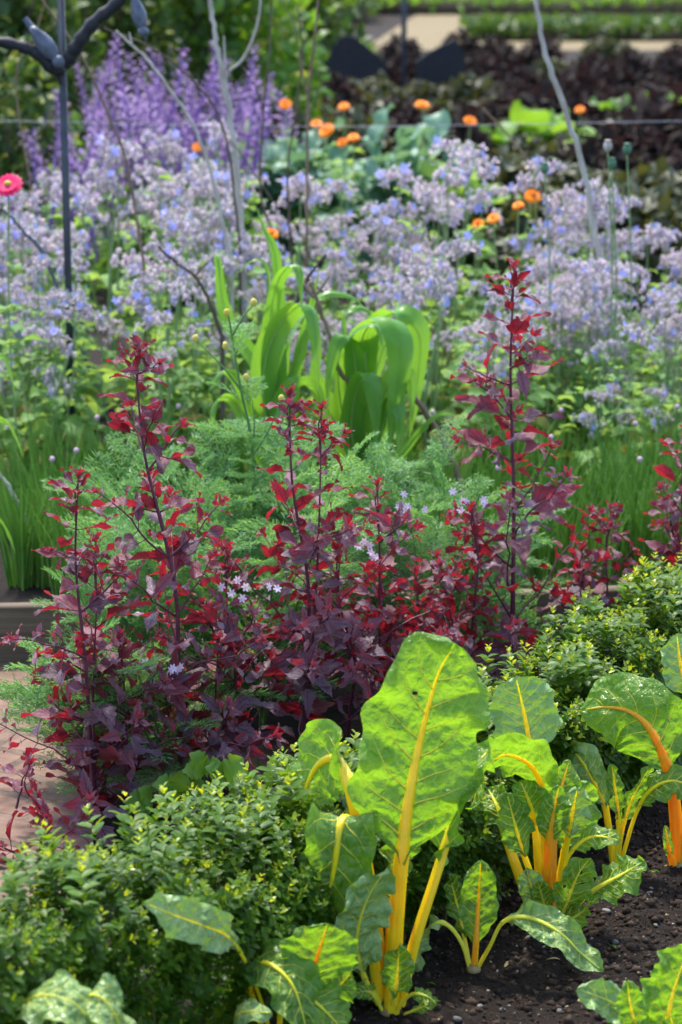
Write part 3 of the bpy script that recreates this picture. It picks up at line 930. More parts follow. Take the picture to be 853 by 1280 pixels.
def hedge_top(s):
    p = HA + hdir * s + hn * HW * .8
    z = .3
    for _ in range(5):
        v = np.array([p[0], p[1], z]) - EYE
        f = v @ FWD
        px = 426.5 + FPX * (v @ RT) / f
        r = ray(px, np.interp(px, TOPX, TOPY))
        z = CAM_H + r[2] * p[1] / r[1]
    return z


hs = np.linspace(-.75, 2.3, 80)
hz = np.array([hedge_top(s) for s in hs])


def sprig(seed, n=8, tip=True):
    """one upright box shoot, about 1 long"""
    rs = np.random.RandomState(seed)
    prof = ([0, .12, .35, .6, .85, 1], [.15, .55, .95, 1, .7, .2])
    tp = leaf_tpl(prof, .3, 4, (-1, 0, 1), fold=.3, curl=.35)
    lf, nw = ([], []), ([], [])
    for k in range(n):
        y = .1 + .86 * k / (n - 1)
        sz = .33 * (1.0 if k < n - 3 else .85 - .2 * (k - n + 3)) * rs.uniform(.8, 1.15)
        for sd in range(2):
            az = k * PI / 2 + sd * PI + rs.uniform(-.4, .4)
            el = rs.uniform(.15, .7) + (.5 if k >= n - 2 else 0)
            d = np.array([math.cos(az) * math.cos(el), math.sin(az) * math.cos(el), math.sin(el)])
            R = frame(d, np.array([0, 0, 1.]))
            V = tp[0] * sz @ R.T + [rs.uniform(-.02, .02), rs.uniform(-.02, .02), y]
            t = nw if (tip and k >= n - 2) else lf
            t[0].append(V); t[1].append(1)
    out = []
    for t in (lf, nw):
        m = len(t[0])
        if m == 0:
            out.append(None); continue
        k = len(tp[0])
        out.append((np.vstack(t[0]), (tp[1][None] + (np.arange(m) * k)[:, None, None]).reshape(-1, 4), np.tile(tp[2], (m, 1))))
    return out


SPR = [sprig(i) for i in range(6)]
hedge = thing('box_hedge', HA + hdir * .6 + hn * .1, 'shaggy low box hedge with lime shoot tips running behind the chard row', 'hedge')
rh = np.random.RandomState(21)
mbl, mbn, mst = MB(), MB(), MB()
nS = 5400
kind = rh.uniform(0, 1, nS)
for v in range(6):
    sel = np.arange(nS) % 6 == v
    m = sel.sum()
    s = rh.uniform(-.75, 2.3, m)
    H = np.interp(s, hs, hz) + .02 * np.sin(s * 17) + .012 * np.sin(s * 41 + 1)
    kd = kind[sel]
    wv = np.where(kd < .45, rh.uniform(0, .07, m), rh.uniform(0, 1, m))       # front skin or anywhere
    fz = np.where(kd < .45, rh.uniform(.02, .86, m), rh.uniform(.62, .88, m))
    fz = np.where((kd > .88), rh.uniform(.1, .8, m), fz)
    sc = rh.uniform(.04, .064, m)
    bul = .04 * np.sin(np.clip(fz, 0, 1) * PI) + .02 * np.sin(s * 11 + fz * 5)
    O = HA[None] + s[:, None] * hdir + ((wv * HW)[:, None] - np.where(wv < .12, bul, 0)[:, None]) * hn
    O[:, 2] = np.maximum(.005, H * fz - sc * .25 + .008)
    lean = np.where(wv < .12, -rh.uniform(.15, 1.0, m), rh.uniform(-.25, .25, m))
    D = nrm(np.stack([np.zeros(m), np.zeros(m), np.ones(m)], 1) + lean[:, None] * hn + rh.normal(0, .22, (m, 3)))
    az = rh.uniform(0, 6.28, m)
    Xh = np.stack([np.cos(az), np.sin(az), 0 * az], 1)
    Xa = nrm(Xh - (Xh * D).sum(1, keepdims=True) * D)
    R = np.stack([Xa, np.cross(D, Xa), D], -1)
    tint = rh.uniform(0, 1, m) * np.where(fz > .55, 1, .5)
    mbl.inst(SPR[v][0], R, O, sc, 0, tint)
    top = fz > .55
    young = (fz > .7) & (rh.uniform(0, 1, m) < np.interp(s, [-.7, .5, 1.4], [.4, .5, .95])) | (rh.uniform(0, 1, m) < .1)
    mbn.inst(SPR[v][1], R[young], O[young], sc[young], 0, rh.uniform(0, 1, young.sum()))
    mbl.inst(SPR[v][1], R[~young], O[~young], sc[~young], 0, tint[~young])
# taller loose shoots along the top
m = 220
s = rh.uniform(-.7, 2.3, m)
H = np.interp(s, hs, hz)
O = HA[None] + s[:, None] * hdir + (rh.uniform(.05, 1, m) * HW)[:, None] * hn
O[:, 2] = H * .9
D = nrm(np.stack([np.zeros(m), np.zeros(m), np.ones(m)], 1) + rh.normal(0, .15, (m, 3)))
Xa = nrm(np.cross(D, rh.normal(size=(m, 3))))
R = np.stack([Xa, np.cross(D, Xa), D], -1)
sc = rh.uniform(.06, .085, m)
mbl.inst(SPR[0][0], R, O, sc, 0, rh.uniform(.4, 1, m))
mbn.inst(SPR[0][1], R, O, sc, 0, rh.uniform(0, 1, m))
for k in range(260):
    s = rh.uniform(-.75, 2.3); H = np.interp(s, hs, hz)
    a = HA + s * hdir + rh.uniform(-.02, HW) * hn
    b = a + np.array([rh.normal(0, .025), rh.normal(0, .025), H * rh.uniform(.6, .95)])
    a[2] = -.01
    tube(mst, np.stack([a, (a + b) / 2 + rh.normal(0, .008, 3), b]), [.003, .0022, .001], 5)
hb = np.array(hedge.location)
for mbx, nm, mt in ((mbl, 'foliage', 'box'), (mbn, 'new_growth', 'box_new'), (mst, 'stem', 'box_stem')):
    mbx.build(nm, M[mt], hedge, -hb)

# ------------------------------------------------------------------ red orach
OP = ([0, .06, .16, .24, .34, .5, .68, .85, 1], [.1, .55, .98, 1.0, .86, .66, .44, .22, .02])
ON = ([0, .1, .25, .45, .65, .85, 1], [.12, .55, .95, .95, .7, .35, .03])
ORL = []
for k, (pf, hf, fo, cu, wv, tw) in enumerate([(OP, .29, .25, .3, .3, .2), (OP, .26, .5, .5, .25, -.3), (ON, .19, .35, .2, .35, .4), (OP, .32, .15, .15, .4, 0), (ON, .22, .6, .6, .25, .1), (OP, .27, .35, -.2, .35, -.5)]):
    t = leaf_tpl(pf, hf * .95, 14, (-1, -.6, 0, .6, 1), fold=fo, curl=cu, wave=wv, twist=tw, pet=.3, seed=k, teeth=.13)
    a = MB(); a.add(t[0], t[1], 0, 0, t[2])
    ORL.append((t, a.mesh('orach_leaf', M['orach']), None))
    b = MB(); b.add(t[0], t[1], 0, 0, t[2])
    ORL[-1] = (t, ORL[-1][1], b.mesh('orach_young_leaf', M['orach_red']))


def orach_shoot(seed, L):
    rs = np.random.RandomState(seed)
    mb = MB()
    P = np.stack([np.zeros(8), np.zeros(8), np.linspace(0, L, 8)], 1)
    P[:, 0] += np.cumsum(rs.normal(0, .012, 8)) * L * 2
    P[:, 1] += np.cumsum(rs.normal(0, .012, 8)) * L * 2
    tube(mb, P, np.linspace(.0022, .001, 8), 6, 0)
    n = max(4, int(L / .026))
    for k in range(n):
        f = .22 + .78 * (k + .6) / n
        p = np.array([np.interp(f, np.linspace(0, 1, 8), P[:, i]) for i in range(3)])
        for sd in (0, 1):
            if rs.uniform() < .15: continue
            az = k * PI / 2 + sd * PI + rs.uniform(-.5, .5)
            el = rs.uniform(-.1, .6) + .5 * max(0, f - .6)
            d = np.array([math.cos(az) * math.cos(el), math.sin(az) * math.cos(el), math.sin(el)])
            sz = (.062 * (1 - f) ** .7 + .016) * rs.uniform(.6, 1.1) * min(1, L / .13 + .3)
            R = frame(d, np.array([0, 0, 1.]) + rs.normal(0, .4, 3))
            t = ORL[rs.randint(6)][0]
            mb.add(t[0] * sz @ R.T + p, t[1], 2 if f > .45 and rs.uniform() < .8 else 1, rs.uniform(0, .3) + (.3 if f > .85 else 0), t[2])
    for k in range(7):
        az = k * 2.4; el = rs.uniform(.6, 1.4)
        d = np.array([math.cos(az) * math.cos(el), math.sin(az) * math.cos(el), math.sin(el)])
        t = ORL[rs.randint(6)][0]
        mb.add(t[0] * rs.uniform(.012, .024) @ frame(d, np.array([0, 0, 1.])).T + P[-1], t[1], 2, rs.uniform(.2, 1), t[2])
    return mb.mesh('orach_side_shoot', [M['orach_stem'], M['orach'], M['orach_red']])


SHO = [(L, orach_shoot(40 + i, L)) for i, L in enumerate((.07, .09, .12, .15, .18, .22, .27))]
SIDE_UP = np.array([0, 0, 1.0])


def orach_plant(bx, by, tops, label, seed, leafsize=.072, lo=.1, bush=.26, dens=1.0, seen_from=0.0):
    """tops: [(px,py,dd)] one leader each"""
    rs = np.random.RandomState(seed)
    base = ground(bx, by)
    root = thing('orach_plant', base, label, 'red orach')
    for ti, (tx, ty, dd) in enumerate(tops):
        top = atd(tx, ty, base[1] + dd) - base
        H = np.linalg.norm(top)
        mid = top * .5 + np.array([rs.normal(0, .012), rs.normal(0, .012), 0]) + np.array([top[0] * -.12, 0, 0])
        Q, _ = crom(np.array([[0, 0, -.01], mid * .5 + [0, 0, 0], mid, top * .78 + rs.normal(0, .006, 3), top]), 40)
        mb = MB()
        tube(mb, Q, np.linspace(.0062, .0014, 40) * (H / .85) ** .5 * (1 if ti == 0 else .75), 8)
        mb.build('stem', M['orach_stem'], root)
        s = np.concatenate([[0], np.cumsum(np.linalg.norm(np.diff(Q, axis=0), axis=1))])
        q = lo * H
        k = rs.randint(4)
        while q < s[-1] - .006:
            f = q / s[-1]
            p = np.array([np.interp(q, s, Q[:, i]) for i in range(3)])
            size = leafsize * np.interp(f, [0, .25, .5, .75, .93, 1], [1.05, 1.12, 1.15, 1.0, .6, .36])
            for sd in (0, 1):
                if rs.uniform() < .12: continue
                az = k * PI / 2 + sd * PI + rs.uniform(-.5, .5)
                el = np.interp(f, [0, .5, .9, 1], [.22, .2, .45, 1.1]) + rs.uniform(-.3, .35)
                d = np.array([math.cos(az) * math.cos(el), math.sin(az) * math.cos(el), math.sin(el)])
                if rs.uniform() < .9:
                    vi = rs.randint(6)
                    R = frame(d, SIDE_UP + rs.normal(0, .35, 3))
                    young = rs.uniform() < np.interp(f, [0, .4, .8], [.2, .45, .9])
                    put(ORL[vi][2 if young else 1], 'leaf', root, p, R, size * rs.uniform(.75, 1.25))
                if rs.uniform() < dens * np.interp(f, [0, .35, .6, .8, .92], [.78, .72, .5, .33, .12]):
                    want = bush * 1.25 * np.interp(f, [0, .3, .6, .85, 1], [1, .85, .5, .26, .15]) * rs.uniform(.55, 1.15)
                    vi = int(np.argmin([abs(L - want) for L, _ in SHO]))
                    el = rs.uniform(.35, 1.0)
                    d2 = np.array([math.cos(az + .3) * math.cos(el), math.sin(az + .3) * math.cos(el), math.sin(el)])
                    Rf = frame(d2, rs.normal(size=3))       # columns across, along, normal
                    R2 = np.stack([Rf[:, 2], Rf[:, 0], Rf[:, 1]], -1)
                    put(SHO[vi][1], 'side_shoot', root, p, R2, min(1.3, max(.6, want / SHO[vi][0])))
            k += 1
            q += np.interp(f, [0, .5, .85, 1], [.06, .05, .028, .009]) * rs.uniform(.8, 1.2)
        put(SHO[0][1], 'shoot_tip', root, Q[-1] - nrm(Q[-1] - Q[-4]) * .078, frame(nrm(Q[-1] - Q[-4]), np.array([1., 0, 0]))[:, [2, 0, 1]], 1.1)
    return root


orach_plant(228, 1005, [(170, 440, 0)], 'tall red orach at left with a single leader above the feathery green', 1, .08, .08, .24)
orach_plant(120, 1042, [(98, 600, -.02), (120, 680, .03)], 'red orach with two stems furthest left beside the brick path', 2, .074, .08, .19)
orach_plant(378, 968, [(362, 497, 0), (402, 515, .04)], 'central red orach with twin narrow tips close together', 3, .062, .1, .27)
orach_plant(640, 895, [(643, 338, 0)], 'tallest red orach at right standing against the blurred borage', 4, .085, .1, .24)
orach_plant(585, 915, [(590, 640, 0), (548, 700, -.03)], 'shorter bushy red orach at the foot of the tallest one', 5, .07, .1, .2)
orach_plant(480, 945, [(472, 610, 0)], 'bushy red orach between the central one and the big chard leaf', 6, .066, .1, .24)
orach_plant(735, 860, [(765, 640, .05), (728, 690, .0)], 'low branching red orach above the right hand part of the hedge', 7, .066, .12, .16)
orach_plant(860, 820, [(858, 545, 0), (835, 630, .0)], 'red orach cut off by the right edge of the picture', 8, .07, .12, .17)
orach_plant(300, 985, [(285, 690, 0), (255, 760, -.04)], 'leafy red orach between the tall left one and the central one', 9, .074, .1, .2)
orach_plant(48, 1085, [(36, 960, 0)], 'smallest red orach low at the left edge with a single thin stem', 10, .062, .12, .08)
orach_plant(432, 955, [(425, 690, -.03)], 'bushy red orach right of the twin tipped plant', 11, .07, .1, .18)
orach_plant(535, 930, [(520, 720, 0)], 'small red orach partly behind the big chard leaf', 12, .07, .1, .16)
orach_plant(172, 1030, [(150, 800, -.03)], 'low dark leaved red orach between the two left plants', 13, .085, .12, .12)

# ------------------------------------------------------------------ feathery green plants
def frond(seed, L=1.0):
    rs = np.random.RandomState(seed)
    mb = MB()
    n = 11
    u = np.linspace(0, 1, 12)
    bend = rs.uniform(.5, 1.1)
    th = 0.25 - bend * u
    P = np.stack([.05 * np.sin(u * 3 + seed), np.concatenate([[0], np.cumsum(np.cos(th[:-1]) / 11)]), np.concatenate([[0], np.cumsum(np.sin(th[:-1]) / 11)])], 1)
    tube(mb, P, np.linspace(.008, .003, 12), 4)
    Vs, Fs = [], []
    def seg(p, d, l, w):
        nn = rs.normal(size=3)
        sx = nrm(np.cross(d, nn))
        i = len(Vs)
        Vs.extend([p - sx * w * .5, p + sx * w * .5, p + d * l * .6 + sx * w * .6, p + d * l, p + d * l * .6 - sx * w * .6])
        Fs.append([i, i + 1, i + 2, i + 3, i + 4])
    for k in range(n):
        f = .2 + .8 * k / (n - 1)
        p = np.array([np.interp(f, u, P[:, i]) for i in range(3)])
        T = nrm(np.array([np.interp(min(1, f + .05), u, P[:, i]) - np.interp(f - .05, u, P[:, i]) for i in range(3)]))
        pl = .34 * math.sin(min(1, (1 - f) * 1.25 + .12) * PI * .62) * rs.uniform(.8, 1.1)
        for sd in (-1, 1):
            d = nrm(np.array([sd, 0, rs.uniform(-.1, .35)]) * .8 + T * rs.uniform(.5, .8))
            m = max(3, int(pl / .045))
            for q in range(m):
                pp = p + d * pl * (q + .6) / m
                for s2 in (-1, 1):
                    d2 = nrm(d * .8 + s2 * np.cross(d, np.array([0, 0, 1.])) * .8 + rs.normal(0, .25, 3))
                    seg(pp, d2, .1 * (1.1 - .5 * q / m) * rs.uniform(.6, 1.3), .0125)
            seg(p, d, pl, .012)
    mb.add(np.array(Vs), np.array(Fs), 0, rs.uniform(0, .2))
    return mb.mesh('feathery_frond', M['feather'])


FRO = [frond(i) for i in range(6)]


def feathery(bx, by, H, spread, n, label, seed, fl=(.11, .175), zlo=.08):
    rs = np.random.RandomState(seed)
    base = ground(bx, by)
    root = thing('feathery_plant', base, label, 'feathery plant')
    mb = MB()
    ends = []
    for k in range(max(4, n // 9)):
        az = rs.uniform(0, 6.28); r = spread * rs.uniform(.2, .8) ** .7
        e = np.array([math.cos(az) * r, math.sin(az) * r, H * rs.uniform(.6, .95)])
        Q, _ = crom(np.array([[0, 0, 0], e * [.35, .35, .5] + rs.normal(0, .01, 3), e]), 14)
        tube(mb, Q, np.linspace(.0035, .0015, 14), 5)
        ends.append(Q)
    mb.build('stem', M['feather_stem'], root)
    for k in range(int(n * 1.2)):
        Q = ends[k % len(ends)]
        f = rs.uniform(zlo, 1) ** .8
        p = np.array([np.interp(f, np.linspace(0, 1, 14), Q[:, i]) for i in range(3)])
        out = nrm(np.array([p[0], p[1], 0]) + 1e-5)
        d = nrm(out * rs.uniform(.2, 1) + np.array([rs.normal(0, .5), rs.normal(0, .5), rs.uniform(.1, 1.0)]))
        R = frame(d, np.array([0, 0, 1.]) + rs.normal(0, .3, 3))
        put(FRO[rs.randint(6)], 'frond', root, p, R, rs.uniform(*fl))
    return root


feathery(330, 905, .52, .2, 64, 'feathery green plant behind the gap between the left and central red orach', 1)
feathery(235, 895, .5, .2, 60, 'feathery green plant behind the tall left red orach', 2)
feathery(440, 870, .56, .22, 64, 'feathery green plant below the maize, behind the twin tipped orach', 3)
feathery(530, 870, .48, .18, 52, 'feathery green plant right of the maize foot', 4)
feathery(172, 930, .42, .15, 46, 'feathery green plant leaning over the brick path at left', 5)
feathery(128, 990, .26, .1, 18, 'low feathery green plant spilling over the timber edging at the left edge', 6, (.11, .17))
feathery(385, 840, .6, .2, 56, 'tall feathery green plant directly under the maize leaves', 7)
feathery(190, 850, .5, .17, 44, 'feathery green plant just inside the timber edging near the chives', 8)
feathery(112, 990, .24, .13, 44, 'low feathery green tuft on the brick path behind the hedge', 9, (.09, .14))
feathery(290, 840, .55, .2, 50, 'feathery green plant carrying the thin yellow budded stem', 10)
feathery(600, 850, .34, .18, 40, 'short feathery green plant behind the foot of the tallest orach', 11)
feathery(220, 1005, .3, .16, 36, 'feathery green plant in the dark base of the left orach', 12, (.1, .16))

# thin stem with yellow buds
base = ground(315, 850)
root = thing('dill_stem', base, 'thin branching stem with small yellow buds above the feathery foliage', 'dill stem')
mb = MB()
def wp(px, py, d): return atd(px, py, d) - base
dd = base[1]
Q = np.array([wp(315, 850, dd), wp(318, 700, dd), wp(315, 560, dd), wp(300, 480, dd), wp(286, 395, dd)])
tube(mb, crom(Q, 30)[0], np.linspace(.005, .0018, 30), 6)
for a in ([(316, 570), (335, 540), (352, 500)], [(303, 490), (280, 460), (245, 425)], [(314, 600), (318, 540), (316, 500)], [(290, 420), (305, 395), (318, 380)]):
    tube(mb, crom(np.array([wp(x, y, dd) for x, y in a]), 12)[0], np.linspace(.0028, .001, 12), 5)
mb.build('stem', M['feather_stem'], root)
for k, (x, y) in enumerate([(284, 391), (308, 472), (352, 498), (282, 432), (245, 423), (318, 378)]):
    m2 = MB(); blob(m2, wp(x, y, dd), (.007, .007, .009), 0, .2 * k, None, 8, 5, .15)
    m2.build('bud', M['yellowbud'], root)
for k in range(14):
    rs = np.random.RandomState(k + 60)
    i = rs.uniform(.35, .95)
    q = crom(Q, 30)[0]
    p = q[int(i * 29)]
    put(FRO[k % 6], 'frond', root, p, frame(nrm(np.array([rs.normal(), rs.normal(), .5])), np.array([0, 0, 1.])), rs.uniform(.07, .12))

# lilac flower heads on thin stalks
PET = leaf_tpl(([0, .3, .7, 1], [.3, .9, 1, .3]), .25, 4, (-1, 0, 1), fold=.1, curl=.4)
for k, (px, py, bx, by, lab) in enumerate([(312, 742, 322, 960, 'pale lilac flower head between the left and central red orach'),
                                           (512, 632, 516, 850, 'pale lilac flower head left of the tallest red orach'),
                                           (590, 628, 588, 870, 'pale lilac flower head just beside the tallest orach stem'),
                                           (198, 840, 206, 985, 'pale lilac flower head low among the left orach leaves'),
                                           (470, 690, 478, 900, 'pale lilac flower head above the tip of the big chard leaf')]):
    base = ground(bx, by)
    root = thing('lilac_flower', base, lab, 'flower')
    rs = np.random.RandomState(k)
    top = atd(px, py, base[1] - .2) - base
    mb = MB(); tube(mb, crom(np.array([[0, 0, 0], top * [.1, .1, .5] + [.01, 0, 0], top * [.6, .5, .85], top * .97]), 16)[0], .0018, 5)
    mb.build('stem', M['feather_stem'], root)
    for j in range(7):
        c = top + np.array([rs.normal(0, .02), rs.normal(0, .012), rs.normal(0, .012)])
        fm = MB()
        ax = nrm(np.array([rs.normal(0, .6), -.8, rs.uniform(0, .8)]))
        for q in range(6):
            e1 = nrm(np.cross(ax, [0, 0, 1.])); e2 = np.cross(ax, e1)
            a = q * PI / 3
            d = nrm(math.cos(a) * e1 + math.sin(a) * e2 + ax * .25)
            fm.add(PET[0] * .009 @ frame(d, ax).T + c, PET[1], 0, rs.uniform(0, 1), PET[2])
        fm.build('floret', M['lilac'], root)

# lobed bright green leaves at the hedge back
base = ground(262, 1030)
root = thing('parsley_plant', base, 'bright green lobed leaf plant poking up between the hedge and the dark orach', 'herb')
mst = MB()
LOB = leaf_tpl(([0, .15, .35, .5, .65, .85, 1], [.15, .8, 1, .7, .9, .5, .05]), .5, 12, fold=.2, curl=.5, wave=.2, teeth=.14, seed=3)
for k, (x, y, sz, ang) in enumerate([(283, 985, .055, .3), (255, 975, .045, -.3), (225, 1000, .05, -.9), (300, 1005, .045, .9), (190, 1012, .045, -1.3), (243, 1010, .05, 0)]):
    p = atd(x, y - 10, base[1] - .13 + .01 * k) - base
    tube(mst, crom(np.array([[0, 0, 0], p * .6, p]), 10)[0], .0016, 5)
    for a2 in (-.9, 0, .9):
        d = nrm(np.array([math.sin(ang + a2), -.4, math.cos(ang + a2) * .8]))
        m2 = MB(); m2.add(LOB[0] * sz * (.9 if a2 else 1.1) @ frame(d, np.array([0, -.6, .8])).T + p, LOB[1], 0, .8, LOB[2])
        m2.build('leaf', M['green_mid'], root)
mst.build('stem', M['feather_stem'], root)

# ------------------------------------------------------------------ maize
def maize(bx, by, leaves, label, seed, htop):
    base = ground(bx, by)
    root = thing('maize_plant', base, label, 'maize')
    d0 = base[1]
    mb = MB()
    top = atd(htop[0], htop[1], d0) - base
    tube(mb, np.array([[0, 0, 0], top * .5, top]), [.014, .012, .007], 10)
    mb.build('stem', M['maize_stem'], root)
    for k, (pts, half, wa) in enumerate(leaves):
        rs = np.random.RandomState(seed * 30 + k)
        P = np.array([atd(x, y, d0 + q) for x, y, q in pts]) - base
        A, _ = crom(P, 120)
        A, L = resample(A, 48)
        T = nrm(np.gradient(A, axis=0))
        W = cv(wa); W = nrm(W[None] - (W[None] * T).sum(1, keepdims=True) * T)
        N = np.cross(W, T)
        u = np.linspace(0, 1, 48)
        tw = (.3 * np.sin(u * rs.uniform(3, 5) + rs.uniform(0, 6)))[:, None]
        W, N = W * np.cos(tw) + N * np.sin(tw), N * np.cos(tw) - W * np.sin(tw)
        w = half * .92 * np.interp(u, [0, .1, .35, .6, .85, 1], [.5, .8, 1, .82, .36, .01])
        v = np.linspace(-1, 1, 9)
        h = -.34 * w[:, None] * (1 - np.abs(v)[None]) + .22 * w[:, None] * np.abs(v)[None] ** 2 * np.sin(u * 22 + rs.uniform(0, 6))[:, None] * np.sign(v)[None]
        S = A[:, None] + w[:, None, None] * v[None, :, None] * W[:, None] + h[..., None] * N[:, None]
        I = np.arange(47)[:, None] * 9 + np.arange(8)[None]
        mb = MB()
        mb.add(S.reshape(-1, 3), np.stack([I, I + 1, I + 10, I + 9], -1).reshape(-1, 4), 0, rs.uniform(0, .5),
               np.stack(np.broadcast_arrays(v[None], u[:, None]), -1).reshape(-1, 2))
        lf = mb.build('leaf', M['maize'], root)
        mm = MB(); tube(mm, A - N * .1 * half, np.linspace(.003, .0006, 48), 5)
        mm.build('midrib', M['maize_stem'], lf)
    return root


maize(345, 695, [
    ([(345, 560, 0), (338, 470, -.02), (340, 390, -.03), (352, 345, -.05), (372, 335, -.1), (378, 390, -.12)], .03, (1, 0, .2)),
    ([(345, 570, 0), (330, 500, -.03), (335, 440, -.05), (360, 395, -.07), (385, 385, -.1), (395, 430, -.12), (398, 490, -.13)], .04, (1, .1, .3)),
    ([(345, 540, .02), (340, 420, .03), (335, 340, .03), (318, 325, .02), (292, 345, 0)], .022, (.3, .4, .9)),
    ([(346, 540, .02), (348, 400, .03), (345, 320, .03), (330, 285, .03), (322, 262, .03)], .028, (1, .2, .2)),
    ([(345, 600, 0), (320, 540, 0), (300, 480, 0), (280, 465, -.02), (262, 490, -.04)], .035, (.6, .5, -.5)),
    ([(345, 590, -.01), (350, 520, -.05), (372, 480, -.08), (400, 490, -.1), (405, 560, -.11)], .035, (.8, .2, -.6)),
    ([(345, 590, .0), (362, 500, .02), (378, 430, .03), (392, 372, .03), (398, 340, .02)], .022, (.9, -.2, .4)),
    ([(345, 600, -.02), (316, 545, -.05), (290, 500, -.07), (270, 505, -.09), (262, 550, -.1)], .022, (.6, .5, -.5)),
    ([(345, 570, .03), (352, 480, .05), (366, 420, .06), (400, 372, .08), (440, 372, .1), (462, 395, .11)], .024, (.3, .8, .4)),
    ([(345, 600, -.03), (352, 540, -.07), (362, 505, -.1), (352, 520, -.13), (346, 575, -.14)], .026, (1, .1, -.2)),
    ([(342, 560, 0), (330, 470, .05), (285, 400, .08), (273, 330, .08), (272, 320, .05), (276, 350, .02)], .024, (1, 0, .2)),
], 'left maize plant with upright strap leaves reaching into the borage', 1, (345, 400))
maize(455, 690, [
    ([(455, 560, 0), (450, 470, 0), (455, 420, -.03), (480, 402, -.07), (500, 430, -.1), (495, 500, -.11), (485, 570, -.11)], .05, (1, .1, .3)),
    ([(455, 540, 0), (458, 450, 0), (478, 402, .02), (505, 395, .03), (524, 420, .03), (520, 490, .02), (512, 550, 0)], .04, (.9, .2, .4)),
    ([(455, 540, 0), (440, 450, .02), (430, 400, .03), (450, 385, .05), (475, 400, .06)], .03, (.4, .5, .8)),
    ([(455, 600, 0), (430, 520, -.02), (425, 450, -.04), (445, 415, -.08), (470, 408, -.12), (480, 440, -.14)], .035, (.8, .3, .5)),
    ([(455, 590, 0), (415, 520, 0), (395, 470, 0), (392, 440, 0)], .04, (1, .1, .1)),
    ([(455, 570, .0), (446, 480, -.03), (440, 432, -.06), (424, 425, -.09), (412, 470, -.11), (410, 520, -.11)], .03, (1, -.1, .2)),
    ([(455, 560, .02), (470, 470, .05), (490, 420, .08), (520, 400, .12), (540, 420, .14)], .024, (.4, .8, .3)),
    ([(455, 600, -.03), (476, 540, -.06), (492, 500, -.09), (500, 520, -.12), (498, 580, -.13)], .026, (1, .1, -.2)),
    ([(455, 620, -.02), (500, 570, -.04), (545, 520, -.05), (580, 522, -.06)], .012, (.1, .9, -.4)),
    ([(455, 600, .0), (440, 540, -.06), (446, 490, -.09), (462, 470, -.12), (470, 520, -.13), (468, 580, -.13)], .035, (1, .1, .2)),
    ([(455, 590, .0), (470, 520, -.05), (490, 470, -.07), (512, 470, -.09), (516, 530, -.1)], .035, (.8, .2, -.6)),
], 'right maize plant with broad leaves folding down to the right', 2, (455, 440))
maize(-14, 770, [
    ([(-14, 700, 0), (-20, 600, 0), (-10, 530, 0), (10, 530, -.02), (30, 570, -.04)], .022, (.5, .5, -.6)),
    ([(-14, 720, 0), (-20, 660, 0), (0, 650, 0), (20, 690, -.02)], .018, (.5, .5, -.6)),
    ([(-14, 650, 0), (-30, 500, 0), (0, 445, 0), (14, 470, -.02), (20, 500, -.02)], .015, (.5, .5, -.6)),
], 'maize plant outside the left edge with a few pale leaf tips in view', 3, (-16, 560))

# ------------------------------------------------------------------ chives
def chive_mesh(seed, n=48):
    rs = np.random.RandomState(seed)
    mb = MB()
    for k in range(n):
        az = rs.uniform(0, 6.28); r = rs.uniform(0, .05)
        L = rs.uniform(.16, .31)
        b = np.array([math.cos(az) * r, math.sin(az) * r, 0])
        ln = rs.uniform(.02, .35) * np.array([math.cos(az), math.sin(az), 0]) + rs.normal(0, .06, 3) * [1, 1, 0]
        P = np.stack([b, b + np.array([0, 0, L * .5]) + ln * L * .3, b + np.array([0, 0, L * .95]) + ln * L])
        tube(mb, P, [.0028, .0026, .0008], 4, 0, rs.uniform(0, 1))
    return mb.mesh('chive_leaves', M['chive'])


CHV = [chive_mesh(i) for i in range(4)]
bm_ = MB(); blob(bm_, (0, 0, 0), (.007, .007, .008), 0, 0, None, 8, 5, .1); CBUD = bm_.mesh('chive_bud', M['chive_bud'])
bm_ = MB(); tube(bm_, np.array([[0, 0, 0], [.004, 0, .15], [0, 0, .31]]), [.0018, .0016, .0012], 5); CST = bm_.mesh('chive_stalk', M['chive'])
rc = np.random.RandomState(8)
spots = [(x + rc.uniform(-12, 12), y + rc.uniform(-14, 14), 0) for y in (660, 700, 738) for x in range(10 if y < 700 else 38, 150, 26)]
spots += [(x + rc.uniform(-12, 12), y + rc.uniform(-10, 14), 1) for y in (645, 685, 735) for x in range(560, 880, 36)]
spots += [(x + rc.uniform(-12, 12), 640 + rc.uniform(-10, 14), 2) for x in range(170, 540, 32)]
LB = ['clump of green chives at the left behind the timber edging', 'clump of green chives at the right behind the tall red orach', 'clump of green chives at the foot of the maize']
GB = ['chive clumps behind the left edging', 'chive clumps behind the right orach', 'chive clumps under the maize']
for k, (px, py, sd) in enumerate(spots):
    b = ground(px, py)
    root = thing('chive_clump', b, LB[sd], 'chives', GB[sd])
    a = rc.uniform(0, 6.28)
    R = np.array([[math.cos(a), -math.sin(a), 0], [math.sin(a), math.cos(a), 0], [0, 0, 1]])
    put(CHV[k % 4], 'leaves', root, (0, 0, 0), R, rc.uniform(.85, 1.15))
    if k % 4 == 0:
        p = np.array([rc.uniform(-.04, .04), rc.uniform(-.04, .04), 0])
        put(CST, 'flower_stalk', root, p)
        put(CBUD, 'bud', root, p + [0, 0, .315])

# ------------------------------------------------------------------ borage
BLF = leaf_tpl(([0, .12, .3, .55, .8, 1], [.12, .4, .85, 1, .6, .05]), .3, 7, (-1, -.5, 0, .5, 1), fold=.3, curl=.9, wave=.25, seed=2)


def rdir(rs, n, up=0.0):
    v = rs.normal(size=(n, 3)); v[:, 2] += up
    return nrm(v)


